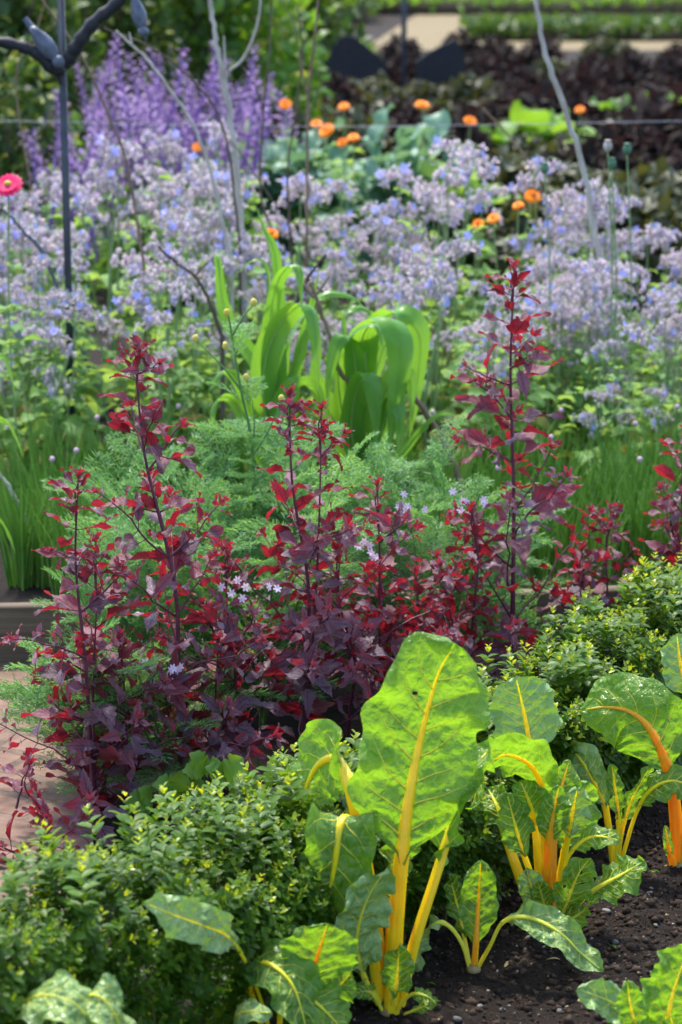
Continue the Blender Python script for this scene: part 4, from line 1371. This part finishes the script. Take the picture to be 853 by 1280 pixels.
def head_mesh(seed):
    rs = np.random.RandomState(seed)
    mb = MB()
    for arm in range(6):
        az = arm * 1.05 + rs.uniform(-.3, .3)
        d = np.array([math.cos(az), math.sin(az), 0])
        Lh = rs.uniform(.03, .075); dz = rs.uniform(-.05, .05)
        P, _ = crom(np.array([[0, 0, 0], d * Lh * .5 + [0, 0, .02 + dz * .8], d * Lh + [0, 0, dz]]), 8)
        tube(mb, P, .0012, 4, 2)
        for q in range(6):
            p = P[2 + q] if q < 6 else P[-1]
            hang = np.array([rs.normal(0, .012), rs.normal(0, .012), -rs.uniform(.004, .022)])
            blob(mb, p + hang, np.array([.0052, .0052, .009]) * rs.uniform(.8, 1.35), 0, rs.uniform(0, 1), None, 6, 4)
            for z in range(3):          # hairy sepals
                e = nrm(rs.normal(size=3) + [0, 0, -.6])
                mb.add(PET[0] * [1, 1, 1] * rs.uniform(.011, .017) @ frame(e, rs.normal(size=3)).T + p + hang, PET[1], 0, rs.uniform(0, 1), PET[2])
        if rs.uniform() < .55:
            c = P[-1] + np.array([0, 0, rs.uniform(-.008, .012)])
            ax = nrm(d * .8 + rs.normal(0, .3, 3) + [0, -.3, -.1])
            e1 = nrm(np.cross(ax, [0, 0, 1.])); e2 = np.cross(ax, e1)
            for q in range(5):
                a = q * 2 * PI / 5
                mb.add(PET[0] * .0145 @ frame(nrm(math.cos(a) * e1 + math.sin(a) * e2 + ax * .1), ax).T + c, PET[1], 1, rs.uniform(0, 1), PET[2])
    return mb.mesh('borage_flower_head', [M['borage_bud'], M['borage_blue'], M['borage_stem']])


HEADS = [head_mesh(i) for i in range(6)]


def borage_proto(seed, H, heads, old=.15, leaves=46, label='', loc=(0, 0, 0), group=''):
    rs = np.random.RandomState(seed)
    root = thing('borage_plant', loc, label, 'borage', group)
    st, fo = MB(), MB()
    tips = []
    main = np.array([[0, 0, 0], [rs.normal(0, .02), rs.normal(0, .02), H * .4], [rs.normal(0, .03), rs.normal(0, .03), H * .8]])
    tube(st, crom(main, 10)[0], np.linspace(.008, .005, 10), 6)
    for k in range(heads):
        f = rs.uniform(.08, .62)
        p = main[0] + (main[2] - main[0]) * f
        az = k * 2.4 + rs.uniform(-.3, .3)
        r = rs.uniform(.03, .17)
        e = np.array([p[0] + math.cos(az) * r, p[1] + math.sin(az) * r, H * (rs.uniform(.5, 1.0) if k else 1.0)])
        Q, _ = crom(np.array([p, p * .45 + e * .55 + [(e[0] - p[0]) * .3, (e[1] - p[1]) * .3, -.03], e]), 9)
        tube(st, Q, np.linspace(.0052, .0022, 9), 5)
        tips.append(Q)
    st.build('stem', M['borage_stem'], root)
    n = leaves
    f = rs.uniform(.02, 1, n)
    az = rs.uniform(0, 6.28, n)
    el = np.interp(f, [0, .5, 1], [-.2, .1, .5]) + rs.uniform(-.4, .4, n)
    D = np.stack([np.cos(az) * np.cos(el), np.sin(az) * np.cos(el), np.sin(el)], 1)
    O = np.stack([np.cos(az) * .03 * (1 + 3 * f), np.sin(az) * .03 * (1 + 3 * f), f * H * .86], 1)
    R = frame(D, np.array([0, 0, 1.]) + rs.normal(0, .3, (n, 3)))
    sc = np.interp(f, [0, .4, .8, 1], [.17, .155, .075, .04]) * rs.uniform(.7, 1.25, n)
    oldm = (f < .42) & (rs.uniform(0, 1, n) < old)
    fo.inst(BLF, R[~oldm], O[~oldm], sc[~oldm], 0, rs.uniform(0, .8, (~oldm).sum()))
    if oldm.any():
        fo.inst(BLF, R[oldm], O[oldm], sc[oldm], 1, rs.uniform(0, 1, oldm.sum()))
    fo.build('foliage', [M['borage'], M['borage_old']], root)
    for k, Q in enumerate(tips):
        a = rs.uniform(0, 6.28)
        R = np.array([[math.cos(a), -math.sin(a), 0], [math.sin(a), math.cos(a), 0], [0, 0, 1]])
        put(HEADS[rs.randint(6)], 'flower_head', root, Q[-1], R, rs.uniform(.8, 1.6))
    return root


zones = [('borage plant in the mass of lilac blue flowers left of the tall dark post', 'borage left of the post'),
         ('borage plant in the lilac blue flower mass between the dark post and the maize', 'borage between the post and the maize'),
         ('borage plant in the lilac blue flower mass behind the maize leaves', 'borage behind the maize'),
         ('borage plant in the lilac blue flower mass behind the tallest red orach', 'borage behind the tallest orach'),
         ('borage plant in the lilac blue flower mass right of the tallest red orach', 'borage right of the tallest orach')]
PROTO, PROTL = [], []
rb = np.random.RandomState(77)
BTX = [-60, 60, 130, 250, 330, 400, 470, 520, 560, 640, 700, 740, 800, 900]
BTY = [215, 190, 168, 172, 205, 225, 222, 195, 190, 215, 225, 225, 245, 260]
ROWS = [6.7, 6.95, 7.2, 7.45, 7.75, 8.05, 8.35]
for row, d in enumerate(ROWS + [7.3, 7.6, 7.9]):
    half = 426 / FPX * d + .2
    n = int(2 * half / .255) if row < 7 else 50
    for k in range(n):
        x = -half + 2 * half * (k + .5 + rb.uniform(-.4, .4)) / n
        y = d + rb.uniform(-.14, .14)
        px = 426.5 + x / y * FPX
        if row == 0 and 290 < px < 500: continue
        if row >= 7 and not 690 < px < 745: continue
        ty = np.interp(px, BTX, BTY) + (8.35 - y) * 118 + rb.uniform(-22, 45)
        h = atd(px, ty, y)[2]
        z = 0 if px < 75 else 1 if px < 270 else 2 if px < 530 else 3 if px < 700 else 4
        leafy = row < 3 and rb.uniform() < (.95, .8, .55)[row] or rb.uniform() < .12
        pr = PROTL if leafy else PROTO
        if len(pr) < 5:
            o = borage_proto(300 + len(pr) + (50 if leafy else 0), .8, 2 + len(pr) % 3 if leafy else 4 + len(pr) % 3, .5 if leafy else .2, 54 if leafy else 36, zones[z][0], (x, y, 0), zones[z][1])
            pr.append(o)
            o.scale = (h / .8,) * 3
        else:
            o = copy_tree(pr[rb.randint(5)], (x, y, 0), rb.uniform(0, 6.28), h / .8, zones[z][0])
            o['group'] = zones[z][1]

# ------------------------------------------------------------------ sticks
def stick(pts, d, r, mat, label, twigs=(), name='pea_stick'):
    """pts (px,py[,dd]) from the foot up; the foot runs down to the soil"""
    P = [atd(p[0], p[1], d + (p[2] if len(p) > 2 else 0)) for p in pts]
    base = np.array([P[0][0], P[0][1], 0.0])
    root = thing(name, base, label, 'stick')
    P = np.array(P) - base
    rs = np.random.RandomState(int(pts[0][0]) + 3)
    Q, _ = crom(P, 40)
    Q[1:-1] += rs.normal(0, r * .22, (38, 3))
    Q = np.vstack([Q[:1] * [1, 1, 0] + [0, 0, -.03], Q]) if P[0][2] > .02 else Q
    mb = MB()
    tube(mb, Q, np.linspace(r, r * .55, len(Q)) * (1 + .12 * rs.uniform(-1, 1, len(Q))), 7)
    mb.build('branch', M[mat], root)
    for tw in twigs:
        T = np.array([atd(p[0], p[1], d + (p[2] if len(p) > 2 else 0)) for p in tw]) - base
        m2 = MB()
        tube(m2, crom(T, 16)[0], np.linspace(r * .55, r * .25, 16), 6)
        m2.build('twig', M[mat], root)
    return root


stick([(306, 400), (298, 230), (285, 130), (272, 60), (263, 0), (258, -40)], 7.6, .011, 'bark_pale', 'thickest pale lichen covered stick standing up through the borage', [[(287, 88), (305, 72), (322, 30), (328, -20)], [(286, 140), (282, 90), (280, 45)]])
stick([(384, 360), (384, 220), (386, 120), (395, 40), (400, -20)], 7.7, .006, 'bark_brown', 'slim reddish brown stick left of the orange marigolds', [[(386, 125), (376, 80), (368, 30), (350, 0)]])
stick([(770, 420), (748, 310), (728, 205), (700, 120), (680, 60), (671, 0), (668, -30)], 7.5, .0115, 'bark_pale', 'long pale crooked stick leaning left at the upper right')
stick([(690, 300), (672, 222), (640, 175), (603, 134)], 8.6, .006, 'bark_brown', 'short brown stick leaning left in front of the dark purple clumps')
stick([(290, 330), (265, 220), (238, 150), (190, 82), (145, 38)], 7.3, .0065, 'bark_pale', 'pale thin stick leaning left across the purple flower spikes', [[(165, 55), (163, 46), (162, 40)]])
stick([(180, 330), (160, 210), (138, 150), (105, 75), (60, 10), (40, -20)], 7.2, .005, 'bark_brown', 'thin brown stick crossing behind the dark post')
stick([(300, 300), (282, 170), (250, 110), (190, 60), (130, 35)], 7.5, .0045, 'bark_dark', 'thin dark twig arching left over the purple flower spikes', [[(340, 250), (320, 220), (300, 190), (282, 170)]])
stick([(345, 300), (326, 240), (330, 140), (338, 50), (340, -10)], 7.9, .0045, 'bark_dark', 'upright dark twig between the pale stick and the reddish one', [[(330, 140), (320, 110), (300, 80)]])
stick([(365, 330), (360, 215), (372, 130), (378, 60), (372, 10)], 8.0, .004, 'bark_dark', 'dark slender twig next to the reddish brown stick')
stick([(575, 600), (548, 540), (500, 480), (433, 475), (412, 420), (388, 352)], 6.15, .009, 'bark_brown', 'pale stick leaning through the maize leaves', [[(393, 370), (402, 360), (412, 345)], [(393, 372), (375, 350), (370, 345)]])
stick([(350, 420), (372, 375), (386, 345), (407, 318)], 6.4, .0075, 'bark_dark', 'short dark twig above the left maize plant', [[(384, 348), (400, 362), (420, 375)]])
stick([(278, 420), (260, 372), (244, 345), (222, 330), (198, 308)], 6.6, .0065, 'bark_dark', 'dark forked twig left of the maize', [[(244, 345), (258, 330), (268, 322)]])
stick([(55, 700), (36, 660), (18, 620), (-5, 585)], 5.9, .007, 'bark_pale', 'pale broken stick at the left edge among the chives')
stick([(150, 560), (62, 335, 0), (30, 290), (5, 262)], 7.15, .008, 'metal_blue', 'blue grey rod leaning left below the pink flower', name='leaning_rod')
stick([(40, 240), (20, 100), (45, 40), (62, -20)], 8.2, .0035, 'bark_brown', 'very thin twig at the upper left corner', [[(20, 100), (10, 120), (-10, 130)]])
stick([(745, 330), (742, 260), (752, 230), (757, 200)], 7.9, .004, 'bark_brown', 'short slim brown twig at right below the wire')

# poppy seed heads
for k, (px, py, lab) in enumerate([(765, 210, 'green poppy seed head left of its pair at the upper right'), (784, 192, 'green poppy seed head right of its pair at the upper right'), (760, 188, 'pale brown poppy seed head highest of the three at the upper right'), (681, 216, 'green poppy seed head beside the crooked pale stick')]):
    d = 7.0
    top = atd(px, py, d)
    base = np.array([top[0] + .02, top[1], 0])
    root = thing('poppy_seed_head', base, lab, 'seed head')
    t = top - base
    mb = MB(); tube(mb, crom(np.array([[0, 0, 0], t * .6 + [.015, 0, 0], t]), 14)[0], .0025, 6); mb.build('stem', M['borage_stem'], root)
    mb = MB(); blob(mb, t + [0, 0, .012], (.013, .013, .016), 0, 0, None, 10, 7); blob(mb, t + [0, 0, .028], (.011, .011, .003), 0, 0, None, 10, 4)
    mb.build('capsule', M['glaucous'] if k != 2 else M['bark_pale'], root)

# ------------------------------------------------------------------ dark post with metal birds
d = 7.0
top = atd(82, -60, d)
base = np.array([atd(85, 330, d)[0], d, 0])
root = thing('bird_post', base, 'tall dark metal post with curved branches carrying two metal birds', 'garden post')
mb = MB(); t = top - base
box(mb, (-.01, -.01, -.1), (.01, .01, t[2] + .02)); mb.build('post', M['metal'], root)
def arm(pts, r):
    P = np.array([atd(x, y, d + q) for x, y, q in pts]) - base
    mb = MB(); tube(mb, crom(P, 24)[0], np.linspace(r, r * .8, 24) * (1 + .13 * np.sin(np.arange(24) * 1.9 + r * 900)), 8); mb.build('branch', M['iron'], root)
arm([(84, 75, -.02), (70, 88, -.03), (45, 66, -.04), (15, 55, -.04), (-30, 50, -.05)], .02)
arm([(84, 76, -.02), (98, 55, -.03), (118, 28, -.03), (145, 5, -.03), (170, -30, -.03)], .021)
arm([(76, 105, -.02), (72, 92, -.03), (58, 80, -.05)], .006)


def bird(px, py, ang, L, flip):
    c = atd(px, py, d - .04) - base
    prof = [(0, .02), (.1, .09), (.22, .15), (.4, .17), (.55, .14), (.7, .085), (.85, .06), (1, .055)]
    ax = nrm(math.cos(ang) * RT + math.sin(ang) * UP)
    P = np.array([c + ax * L * (q - .5) for q, _ in prof])
    mb = MB(); tube(mb, P, [r * L for _, r in prof], 12, W=np.broadcast_to(np.cross(ax, FWD), (len(P), 3)), flat=.8)
    b = mb.build('bird', M['metal_blue'], root)
    hd = c - ax * L * .5 + np.cross(ax, FWD) * 0
    m2 = MB(); blob(m2, hd, L * .12, 0, 0, None, 10, 7); m2.build('head', M['metal_blue'], b)
    m3 = MB(); tube(m3, np.array([hd, hd - ax * L * .24]), [L * .045, .001], 6); m3.build('beak', M['metal'], b)
    m4 = MB()
    for s in (-1, 1):
        wd = np.cross(ax, FWD)
        blob(m4, c + s * FWD * L * .1, (L * .3, L * .05, L * .11), 0, 0, np.stack([ax, FWD, wd], -1), 10, 6)
    m4.build('wing', M['metal_blue'], b)


bird(52, 50, math.radians(128), .155, 1)
bird(172, 12, math.radians(105), .13, 1)

# wire and second post
a = atd(-60, 150, 9.6); b = atd(420, 158, 9.6); c = atd(920, 150, 9.6)
mb = MB(); tube(mb, crom(np.array([a, b, c]), 40)[0], .0015, 6)
tag(mb.build('wire', M['wire']), 'thin galvanised wire stretched level across the bed above the borage', 'wire')
for k, (p, lab) in enumerate(((a, 'stake holding the wire just outside the left edge'), (c, 'stake holding the wire just outside the right edge'))):
    mb = MB(); box(mb, (-.015, -.015, -.1), (.015, .015, p[2] + .06)); o = mb.build('wire_stake', M['bark_dark']); o.location = (p[0], p[1], 0)
    tag(o, lab, 'stake')
p = atd(505, 68, 20)
mb = MB(); box(mb, (-.022, -.022, -.1), (.022, .022, 1.75)); o = mb.build('metal_stake', M['metal']); o.location = (p[0], p[1], 0)
tag(o, 'far thin grey post in front of the pale gravel', 'post')

# dark fin shaped ornaments beside the far post
for k, (pl, lab) in enumerate([([(408, 77), (418, 56), (432, 44), (446, 48), (464, 62), (484, 78)], 'dark curved fin shaped plate left of the far thin post'),
                               ([(520, 77), (535, 66), (552, 57), (570, 50), (578, 62), (582, 77)], 'dark curved fin shaped plate right of the far thin post')]):
    P = np.array([atd(x, y, 20.3) for x, y in pl])
    base = P.mean(0); base[2] = 0
    Q = crom(P, 30)[0] - base
    n = len(Q)
    Q2 = Q + [0, .05, 0]
    low = Q.copy(); low[:, 2] = 0
    mb = MB()
    for A_, B_, fl in ((Q, low, 0), (Q2, low + [0, .05, 0], 1), (Q, Q2, 1)):
        V = np.vstack([A_, B_]); i = np.arange(n - 1)
        Fq = np.stack([i, i + n, i + n + 1, i + 1], -1)
        mb.add(V, Fq[:, ::-1] if fl else Fq)
    o = mb.build('fin_ornament', M['iron']); o.location = tuple(base)
    tag(o, lab, 'garden ornament')

# ------------------------------------------------------------------ zinnia, marigolds
def flower(px, py, d, r, mat, n, rings, name, label, cat, group=None, foliage='borage', tilt=.5):
    top = atd(px, py, d)
    rs = np.random.RandomState(int(px * 7 + py))
    base = np.array([top[0] + rs.uniform(-.03, .03), top[1], 0])
    root = thing(name, base, label, cat, group)
    t = top - base
    mb = MB(); tube(mb, crom(np.array([[0, 0, 0], t * .5 + [rs.normal(0, .02), 0, 0], t]), 14)[0], .003, 6)
    mb.build('stem', M['borage_stem'], root)
    fo = MB(); m = 12; f = rs.uniform(.2, .85, m); az = rs.uniform(0, 6.28, m)
    D = np.stack([np.cos(az), np.sin(az), 0 * az + .4], 1)
    fo.inst(BLF, frame(D, np.array([0, 0, 1.]) + rs.normal(0, .2, (m, 3))), t[None] * f[:, None], rs.uniform(.06, .12, m), 0, rs.uniform(0, 1, m))
    fo.build('foliage', M[foliage], root)
    ax = nrm(np.array([rs.normal(0, .3), -tilt * rs.uniform(.3, 1.4), 1]))
    e1 = nrm(np.cross(ax, [0, 1, 0.2])); e2 = np.cross(ax, e1)
    fm = MB()
    for q in range(rings):
        for k in range(n):
            a = 2 * PI * (k + q * .5) / n
            dv = nrm(math.cos(a) * e1 + math.sin(a) * e2 + ax * (.05 + .35 * q))
            fm.add(PET[0] * [1, 1, 1] * r * (1 - .18 * q) @ frame(dv, ax).T + t + ax * .002 * q, PET[1], 0, rs.uniform(0, 1), PET[2])
    fm.build('petals', M[mat], root)
    cm = MB(); blob(cm, t + ax * .006, (r * .28, r * .28, r * .2), 0, 0, None, 10, 6, .05)
    cm.build('flower_centre', M['orange_deep'] if mat != 'pink' else M['yellowbud'], root)


flower(11, 231, 6.6, .04, 'pink', 14, 2, 'zinnia', 'bright pink flower at the left edge above the borage', 'flower', tilt=1.2)
G1 = 'orange marigolds behind the borage'
for px, py, dd, r, lab in [(357, 130, 11.5, .032, 'orange marigold just right of the purple flower spikes'), (430, 133, 11.8, .03, 'deep orange marigold highest left of the glaucous leaves'),
                        (396, 155, 11.2, .03, 'orange marigold just left of and above the widest one'), (408, 163, 11.0, .042, 'widest yellow orange marigold of the upper middle group'),
                        (528, 131, 11.6, .038, 'bright orange marigold standing above the glaucous leaves'), (588, 151, 11.6, .034, 'deep orange marigold at the wire before the dark clumps'),
                        (442, 172, 10.8, .03, 'orange marigold low at the left of the glaucous leaves'), (247, 184, 10.0, .024, 'small orange marigold below the purple flower spikes'),
                        (428, 178, 10.6, .026, 'orange marigold nestled above the lilac borage mass, lowest of the left group'), (666, 245, 8.3, .03, 'orange marigold above the borage beside the crooked pale stick'),
                        (648, 257, 8.2, .022, 'small orange marigold just left of the one by the crooked stick'), (617, 273, 8.0, .024, 'orange marigold among the borage heads above the tallest orach'),
                        (598, 280, 8.0, .022, 'small yellow orange marigold left of the one above the tallest orach'), (725, 137, 12.5, .028, 'dull orange marigold right of the crooked pale stick'),
                        (340, 292, 7.2, .022, 'small orange marigold low beside the pale lichen covered stick')]:
    flower(px, py, dd, r, 'orange', 14, 2, 'marigold', lab, 'marigold', G1, tilt=.8)

# ------------------------------------------------------------------ leafy clumps: generic scatter
LSM = leaf_tpl(([0, .3, .6, 1], [.2, 1, .9, .1]), .32, 3, (-1, 0, 1), fold=.2, curl=.6)
LBIG = leaf_tpl(([0, .15, .4, .7, .9, 1], [.2, .45, .9, 1, .6, .1]), .32, 7, (-1, -.5, 0, .5, 1), fold=.3, curl=.9, wave=.35, seed=4)


def dome(seed, n, rx, rz, ls, tpl=LSM, mats=1, frac=0.0, z0=.1, up=.6, shell=.55):
    """leaves scattered through the outer part of an uneven dome"""
    rs = np.random.RandomState(seed)
    mb = MB()
    d = rdir(rs, n, .35)
    d[:, 2] = np.abs(d[:, 2])
    r = rs.uniform(shell, 1, n) ** .6 * (1 + .22 * vnoise(d, .9, seed))
    O = d * r[:, None] * [rx, rx, rz] + [0, 0, z0]
    D = nrm(d * .8 + rs.normal(0, .55, (n, 3)) + [0, 0, .2])
    R = frame(D, np.array([0, 0, up]) + d * .6 + rs.normal(0, .3, (n, 3)))
    sc = ls * rs.uniform(.6, 1.3, n)
    m = rs.uniform(0, 1, n) < frac
    mb.inst(tpl, R[~m], O[~m], sc[~m], 0, rs.uniform(0, 1, (~m).sum()))
    if m.any():
        mb.inst(tpl, R[m], O[m], sc[m], 1, rs.uniform(0, 1, m.sum()))
    return mb


def stems(seed, n, rx, rz, r=.006):
    rs = np.random.RandomState(seed)
    mb = MB()
    for k in range(n):
        e = rs.normal(0, .45, 3) * [rx, rx, 0] + [0, 0, rz * rs.uniform(.5, .9)]
        tube(mb, crom(np.array([[0, 0, 0], e * [.3, .3, .5], e]), 8)[0], np.linspace(r, r * .4, 8), 5)
    return mb


# dark purple clumps
kp = []
def clump(proto, loc, rz, sc, label, group): 
    o = copy_tree(proto, loc, rz, sc, label)
    o['group'] = group
    return o
rk = np.random.RandomState(3)
DZ = [('dark purple leafy clump in the rows left of the crooked pale stick', 'dark clumps left of the crooked stick'), ('dark purple leafy clump in the rows right of the crooked pale stick', 'dark clumps right of the crooked stick')]
OZ = [('dark olive green leafy clump behind the borage left of the crooked pale stick', 'olive clumps left of the crooked stick'), ('dark olive green leafy clump behind the borage right of the crooked pale stick', 'olive clumps right of the crooked stick')]
def make_clump(mat, loc, i, zz, name):
    root = thing(name, loc, zz[0], 'leafy clump', zz[1])
    dome(500 + i, 420, .24, .36, .085, LBIG if i % 2 else LSM, z0=.06).build('foliage', M[mat], root)
    stems(520 + i, 6, .2, .34).build('stem', M['bark_dark'], root)
    return root
protoK, protoO = [], []
for row, dd in enumerate([10.6, 11.6, 12.7, 13.8, 15.0, 16.3, 17.8, 19.3, 21.5, 24, 26.5]):
    xa, xb = (300 - 426) / FPX * dd, (870 - 426) / FPX * dd
    n = int((xb - xa) / (.42 if row < 8 else .5)) + 1
    for k in range(n):
        x = xa + (xb - xa) * (k + .5 + rk.uniform(-.3, .3)) / n
        y = dd + rk.uniform(-.25, .25)
        px = 426.5 + x / y * FPX
        if row < 3 and px < 570: continue
        s = 0 if px < 715 else 1
        ol = row < 2 or rk.uniform() < .28 or (px < 480 and rk.uniform() < .7)
        pr, zz, mt, nm = (protoO, OZ[s], 'olive', 'olive_clump') if ol else (protoK, DZ[s], 'dark_kale', 'dark_purple_clump')
        sc = rk.uniform(.9, 1.25) * (1.05 if row < 6 else .9)
        if len(pr) < 4:
            o = make_clump(mt, (x, y, 0), len(pr) + (10 if ol else 0), zz, nm); o.scale = (sc,) * 3
            pr.append(o)
        else:
            clump(pr[rk.randint(4)], (x, y, 0), rk.uniform(0, 6.28), sc, zz[0], zz[1])

# glaucous leaved plants by the marigolds
for k, (px, dd, sc, lab) in enumerate([(455, 11.3, 1.0, 'blue green leafy plant left in the group by the marigolds'), (490, 11.0, 1.1, 'blue green leafy plant in the middle of the group by the marigolds'), (530, 11.4, 1.0, 'blue green leafy plant right in the group by the marigolds'),
                                    (565, 10.9, .8, 'small blue green leafy plant next to the olive clumps'), (395, 11.8, 1.0, 'blue green leafy plant behind the widest marigold'), (330, 11.6, 1.0, 'blue green leafy plant behind the reddish brown stick')]):
    x = (px - 426.5) / FPX * dd
    root = thing('cabbage_plant', (x, dd, 0), lab, 'leafy plant')
    mb = dome(600 + k, 150, .22 * sc, .5 * sc, .16, LBIG, z0=.08, shell=.3)
    mb.build('foliage', M['glaucous' if k != 3 else 'borage'], root)
    stems(610 + k, 5, .15, .4).build('stem', M['borage_stem'], root)

# bright lettuces among the dark rows
for k, (px, py, dd, sc, lab) in enumerate([(668, 112, 14.5, 1.25, 'big bright green upright leaves above the dark rows by the crooked stick'), (622, 115, 14.0, .9, 'bright green leafy plant left of the crooked stick among the dark rows'), (770, 95, 16.5, .9, 'bright green leaves at the back of the dark rows'),
                                        (822, 92, 16.3, 1.0, 'bright green leaves at the back near the right edge'), (735, 190, 11.8, .6, 'small bright green tuft among dark clumps right of the crooked stick'), (580, 108, 14.2, .5, 'yellow green small tuft among the dark rows'),
                                        (812, 180, 12.0, .55, 'small bright green tuft in front of dark clumps near the right edge'), (600, 195, 11.0, .5, 'small green tuft in front of the olive clumps')]):
    p = atd(px, py, dd)
    root = thing('lettuce_plant', (p[0], dd, 0), lab, 'lettuce')
    rs = np.random.RandomState(700 + k)
    H = max(.16, p[2] * .55)
    m2 = MB(); tube(m2, np.array([[0, 0, 0], [0, 0, H * .5], [0, 0, H]]), .012, 6); m2.build('stem', M['maize_stem'], root)
    for q in range(9):
        az = q * 2.4; el = rs.uniform(.75, 1.4)
        dv = np.array([math.cos(az) * math.cos(el), math.sin(az) * math.cos(el), math.sin(el)])
        m3 = MB(); m3.add(LBIG[0] * rs.uniform(.16, .3) * sc @ frame(dv, np.array([0, 0, 1.])).T + [0, 0, H - .06 * sc], LBIG[1], 0, rs.uniform(.3, 1), LBIG[2])
        m3.build('leaf', M['green_mid' if k != 5 else 'green_lime'], root)

# purple flower spikes
def spike(seed):
    rs = np.random.RandomState(seed)
    mb = MB()
    tube(mb, np.array([[0, 0, 0], [0, 0, .2], [0, 0, .37]]), [.008, .007, .002], 6)
    for k in range(50):
        f = k / 50
        az = k * 2.4
        r = .022 * (1 - f) ** .6 + .005
        c = np.array([math.cos(az) * r, math.sin(az) * r, f * .36])
        dv = nrm(np.array([math.cos(az), math.sin(az), .5]))
        mb.add(PET[0] * rs.uniform(.016, .028) * [1.5, 1, 1] @ frame(dv, np.array([0, 0, 1.])).T + c, PET[1], 0, rs.uniform(0, 1), PET[2])
    return mb.mesh('flower_spike', M['purple'])
SPK = [spike(i) for i in range(3)]
rp = np.random.RandomState(12)
pts = [(x + rp.uniform(-10, 10), y, d_) for x, y, d_ in [(85, 140, 11), (120, 110, 11), (150, 70, 11.6), (180, 60, 11.2), (205, 85, 11), (230, 60, 11.6), (260, 70, 11.3), (290, 70, 11.8), (135, 150, 10.6), (170, 130, 10.6), (205, 140, 10.6), (240, 130, 10.6), (275, 130, 10.8),
       (65, 185, 10.2), (95, 185, 10.2), (320, 85, 12.4), (110, 80, 12.2), (222, 100, 10.8), (190, 105, 10.8), (255, 105, 10.9)]]
for k, (px, py, dd) in enumerate(pts):
    top = atd(px, py, dd)
    root = thing('purple_salvia', (top[0], dd, 0), 'tall plant with purple flower spikes in the mass behind the dark post', 'purple flowers', 'purple flower spikes behind the post')
    st = MB()
    for q in range(6):
        e = np.array([rp.normal(0, .09), rp.normal(0, .09), top[2] - .3 - rp.uniform(0, .28) if q else top[2] - .3])
        tube(st, crom(np.array([[0, 0, 0], e * [.4, .4, .5], e + [0, 0, .02]]), 10)[0], .003, 5)
        D3 = nrm(np.array([rp.normal(0, .24), rp.normal(0, .2), 1]))
        X3 = nrm(np.cross(D3, rp.normal(size=3)))
        put(SPK[q % 3], 'flower_spike', root, e, np.stack([X3, np.cross(D3, X3), D3], -1), rp.uniform(.7, 1.25))
    st.build('stem', M['feather_stem'], root)
    dome(800 + k, 90, .16, top[2] * .55, .07, z0=.1, shell=.2).build('foliage', M['green_mid'], root)

# shrubs in the left and middle background
def shrub(px, dd, rx, H, n, ls, mats, frac, label, seed, name='shrub'):
    x = (px - 426.5) / FPX * dd
    root = thing(name, (x, dd, 0), label, 'shrub')
    dome(seed, n, rx, H * .92, ls, LSM, frac=frac, z0=.08, shell=.35).build('foliage', [M[m] for m in mats], root)
    stems(seed + 1, 14, rx, H * .8, .014).build('stem', M['bark_dark'], root)


shrub(15, 14, .55, 1.9, 2400, .1, ['green_dim', 'green_lime'], .1, 'dark shrub speckled with yellow leaves at the upper left corner', 900)
shrub(125, 15, .55, 1.95, 2400, .1, ['green_dim', 'green_lime'], .12, 'dark yellow speckled shrub behind the dark post', 901)
shrub(215, 15.6, .5, 1.9, 2000, .1, ['green_dim', 'green_mid'], .25, 'green shrub behind the purple flower spikes', 902)
shrub(300, 16, .5, 1.75, 2000, .1, ['green_mid', 'green_lime'], .12, 'bright green shrub behind the thickest pale stick', 903)
shrub(-80, 15, .6, 2.0, 1500, .11, ['green_dim', 'green_lime'], .1, 'dark shrub beyond the left edge', 904)
shrub(375, 21, .6, 1.35, 1500, .12, ['green_dim', 'green_mid'], .15, 'dark shrub behind the reddish brown stick', 905)
shrub(20, 12.2, .35, .95, 1100, .08, ['green_dim', 'green_lime'], .1, 'low dark shrub at the left edge below the metal bird', 906)

# far gravel and low clipped hedges
def px_at(px, d): return (px - 426.5) / FPX * d
gz = .006
mb = MB()
mb.add(np.array([[px_at(452, 33), 33, gz], [14, 33, gz], [25, 60, gz], [px_at(555, 60), 60, gz]]), [[0, 1, 2, 3]])
tag(mb.build('gravel_path', M['gravel']), kind='structure')


def far_hedge(x0, x1, y0, y1, h, label, seed, mats=('green_dim', 'green_mid')):
    root = thing('clipped_hedge', ((x0 + x1) / 2, (y0 + y1) / 2, 0), label, 'hedge')
    rs = np.random.RandomState(seed)
    n = int(4500 * max(1, (x1 - x0) / 6))
    O = np.stack([rs.uniform(x0, x1, n), rs.uniform(y0, y1, n), h * rs.uniform(.1, 1, n) ** .5], 1) - np.array(root.location)
    mb = MB()
    mb.inst(LSM, frame(rdir(rs, n, .3), rdir(rs, n, 1)), O, .13 * rs.uniform(.7, 1.3, n), 0, rs.uniform(0, 1, n))
    mb.build('foliage', M[mats[0]], root)
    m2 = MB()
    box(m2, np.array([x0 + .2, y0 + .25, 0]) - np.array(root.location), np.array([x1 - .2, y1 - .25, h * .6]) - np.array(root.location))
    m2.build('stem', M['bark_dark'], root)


far_hedge(px_at(580, 36.5), 11, 35.6, 37.6, .26, 'low clipped hedge strip crossing the pale gravel at the upper right', 1)
far_hedge(px_at(430, 47), 14, 46.5, 50, .42, 'far clipped hedge along the very top right of the gravel', 2, ('green_mid', 'green_mid'))
far_hedge(px_at(330, 27), px_at(455, 27), 26, 28.5, .3, 'dark clipped hedge left of the pale gravel', 3)
far_hedge(-22, px_at(470, 44), 42, 46, .5, 'far clipped hedge behind the dark shrubs at the top middle', 4)
far_hedge(-40, 45, 64, 67, 2.6, 'tall dark hedge closing the far end of the garden', 5)
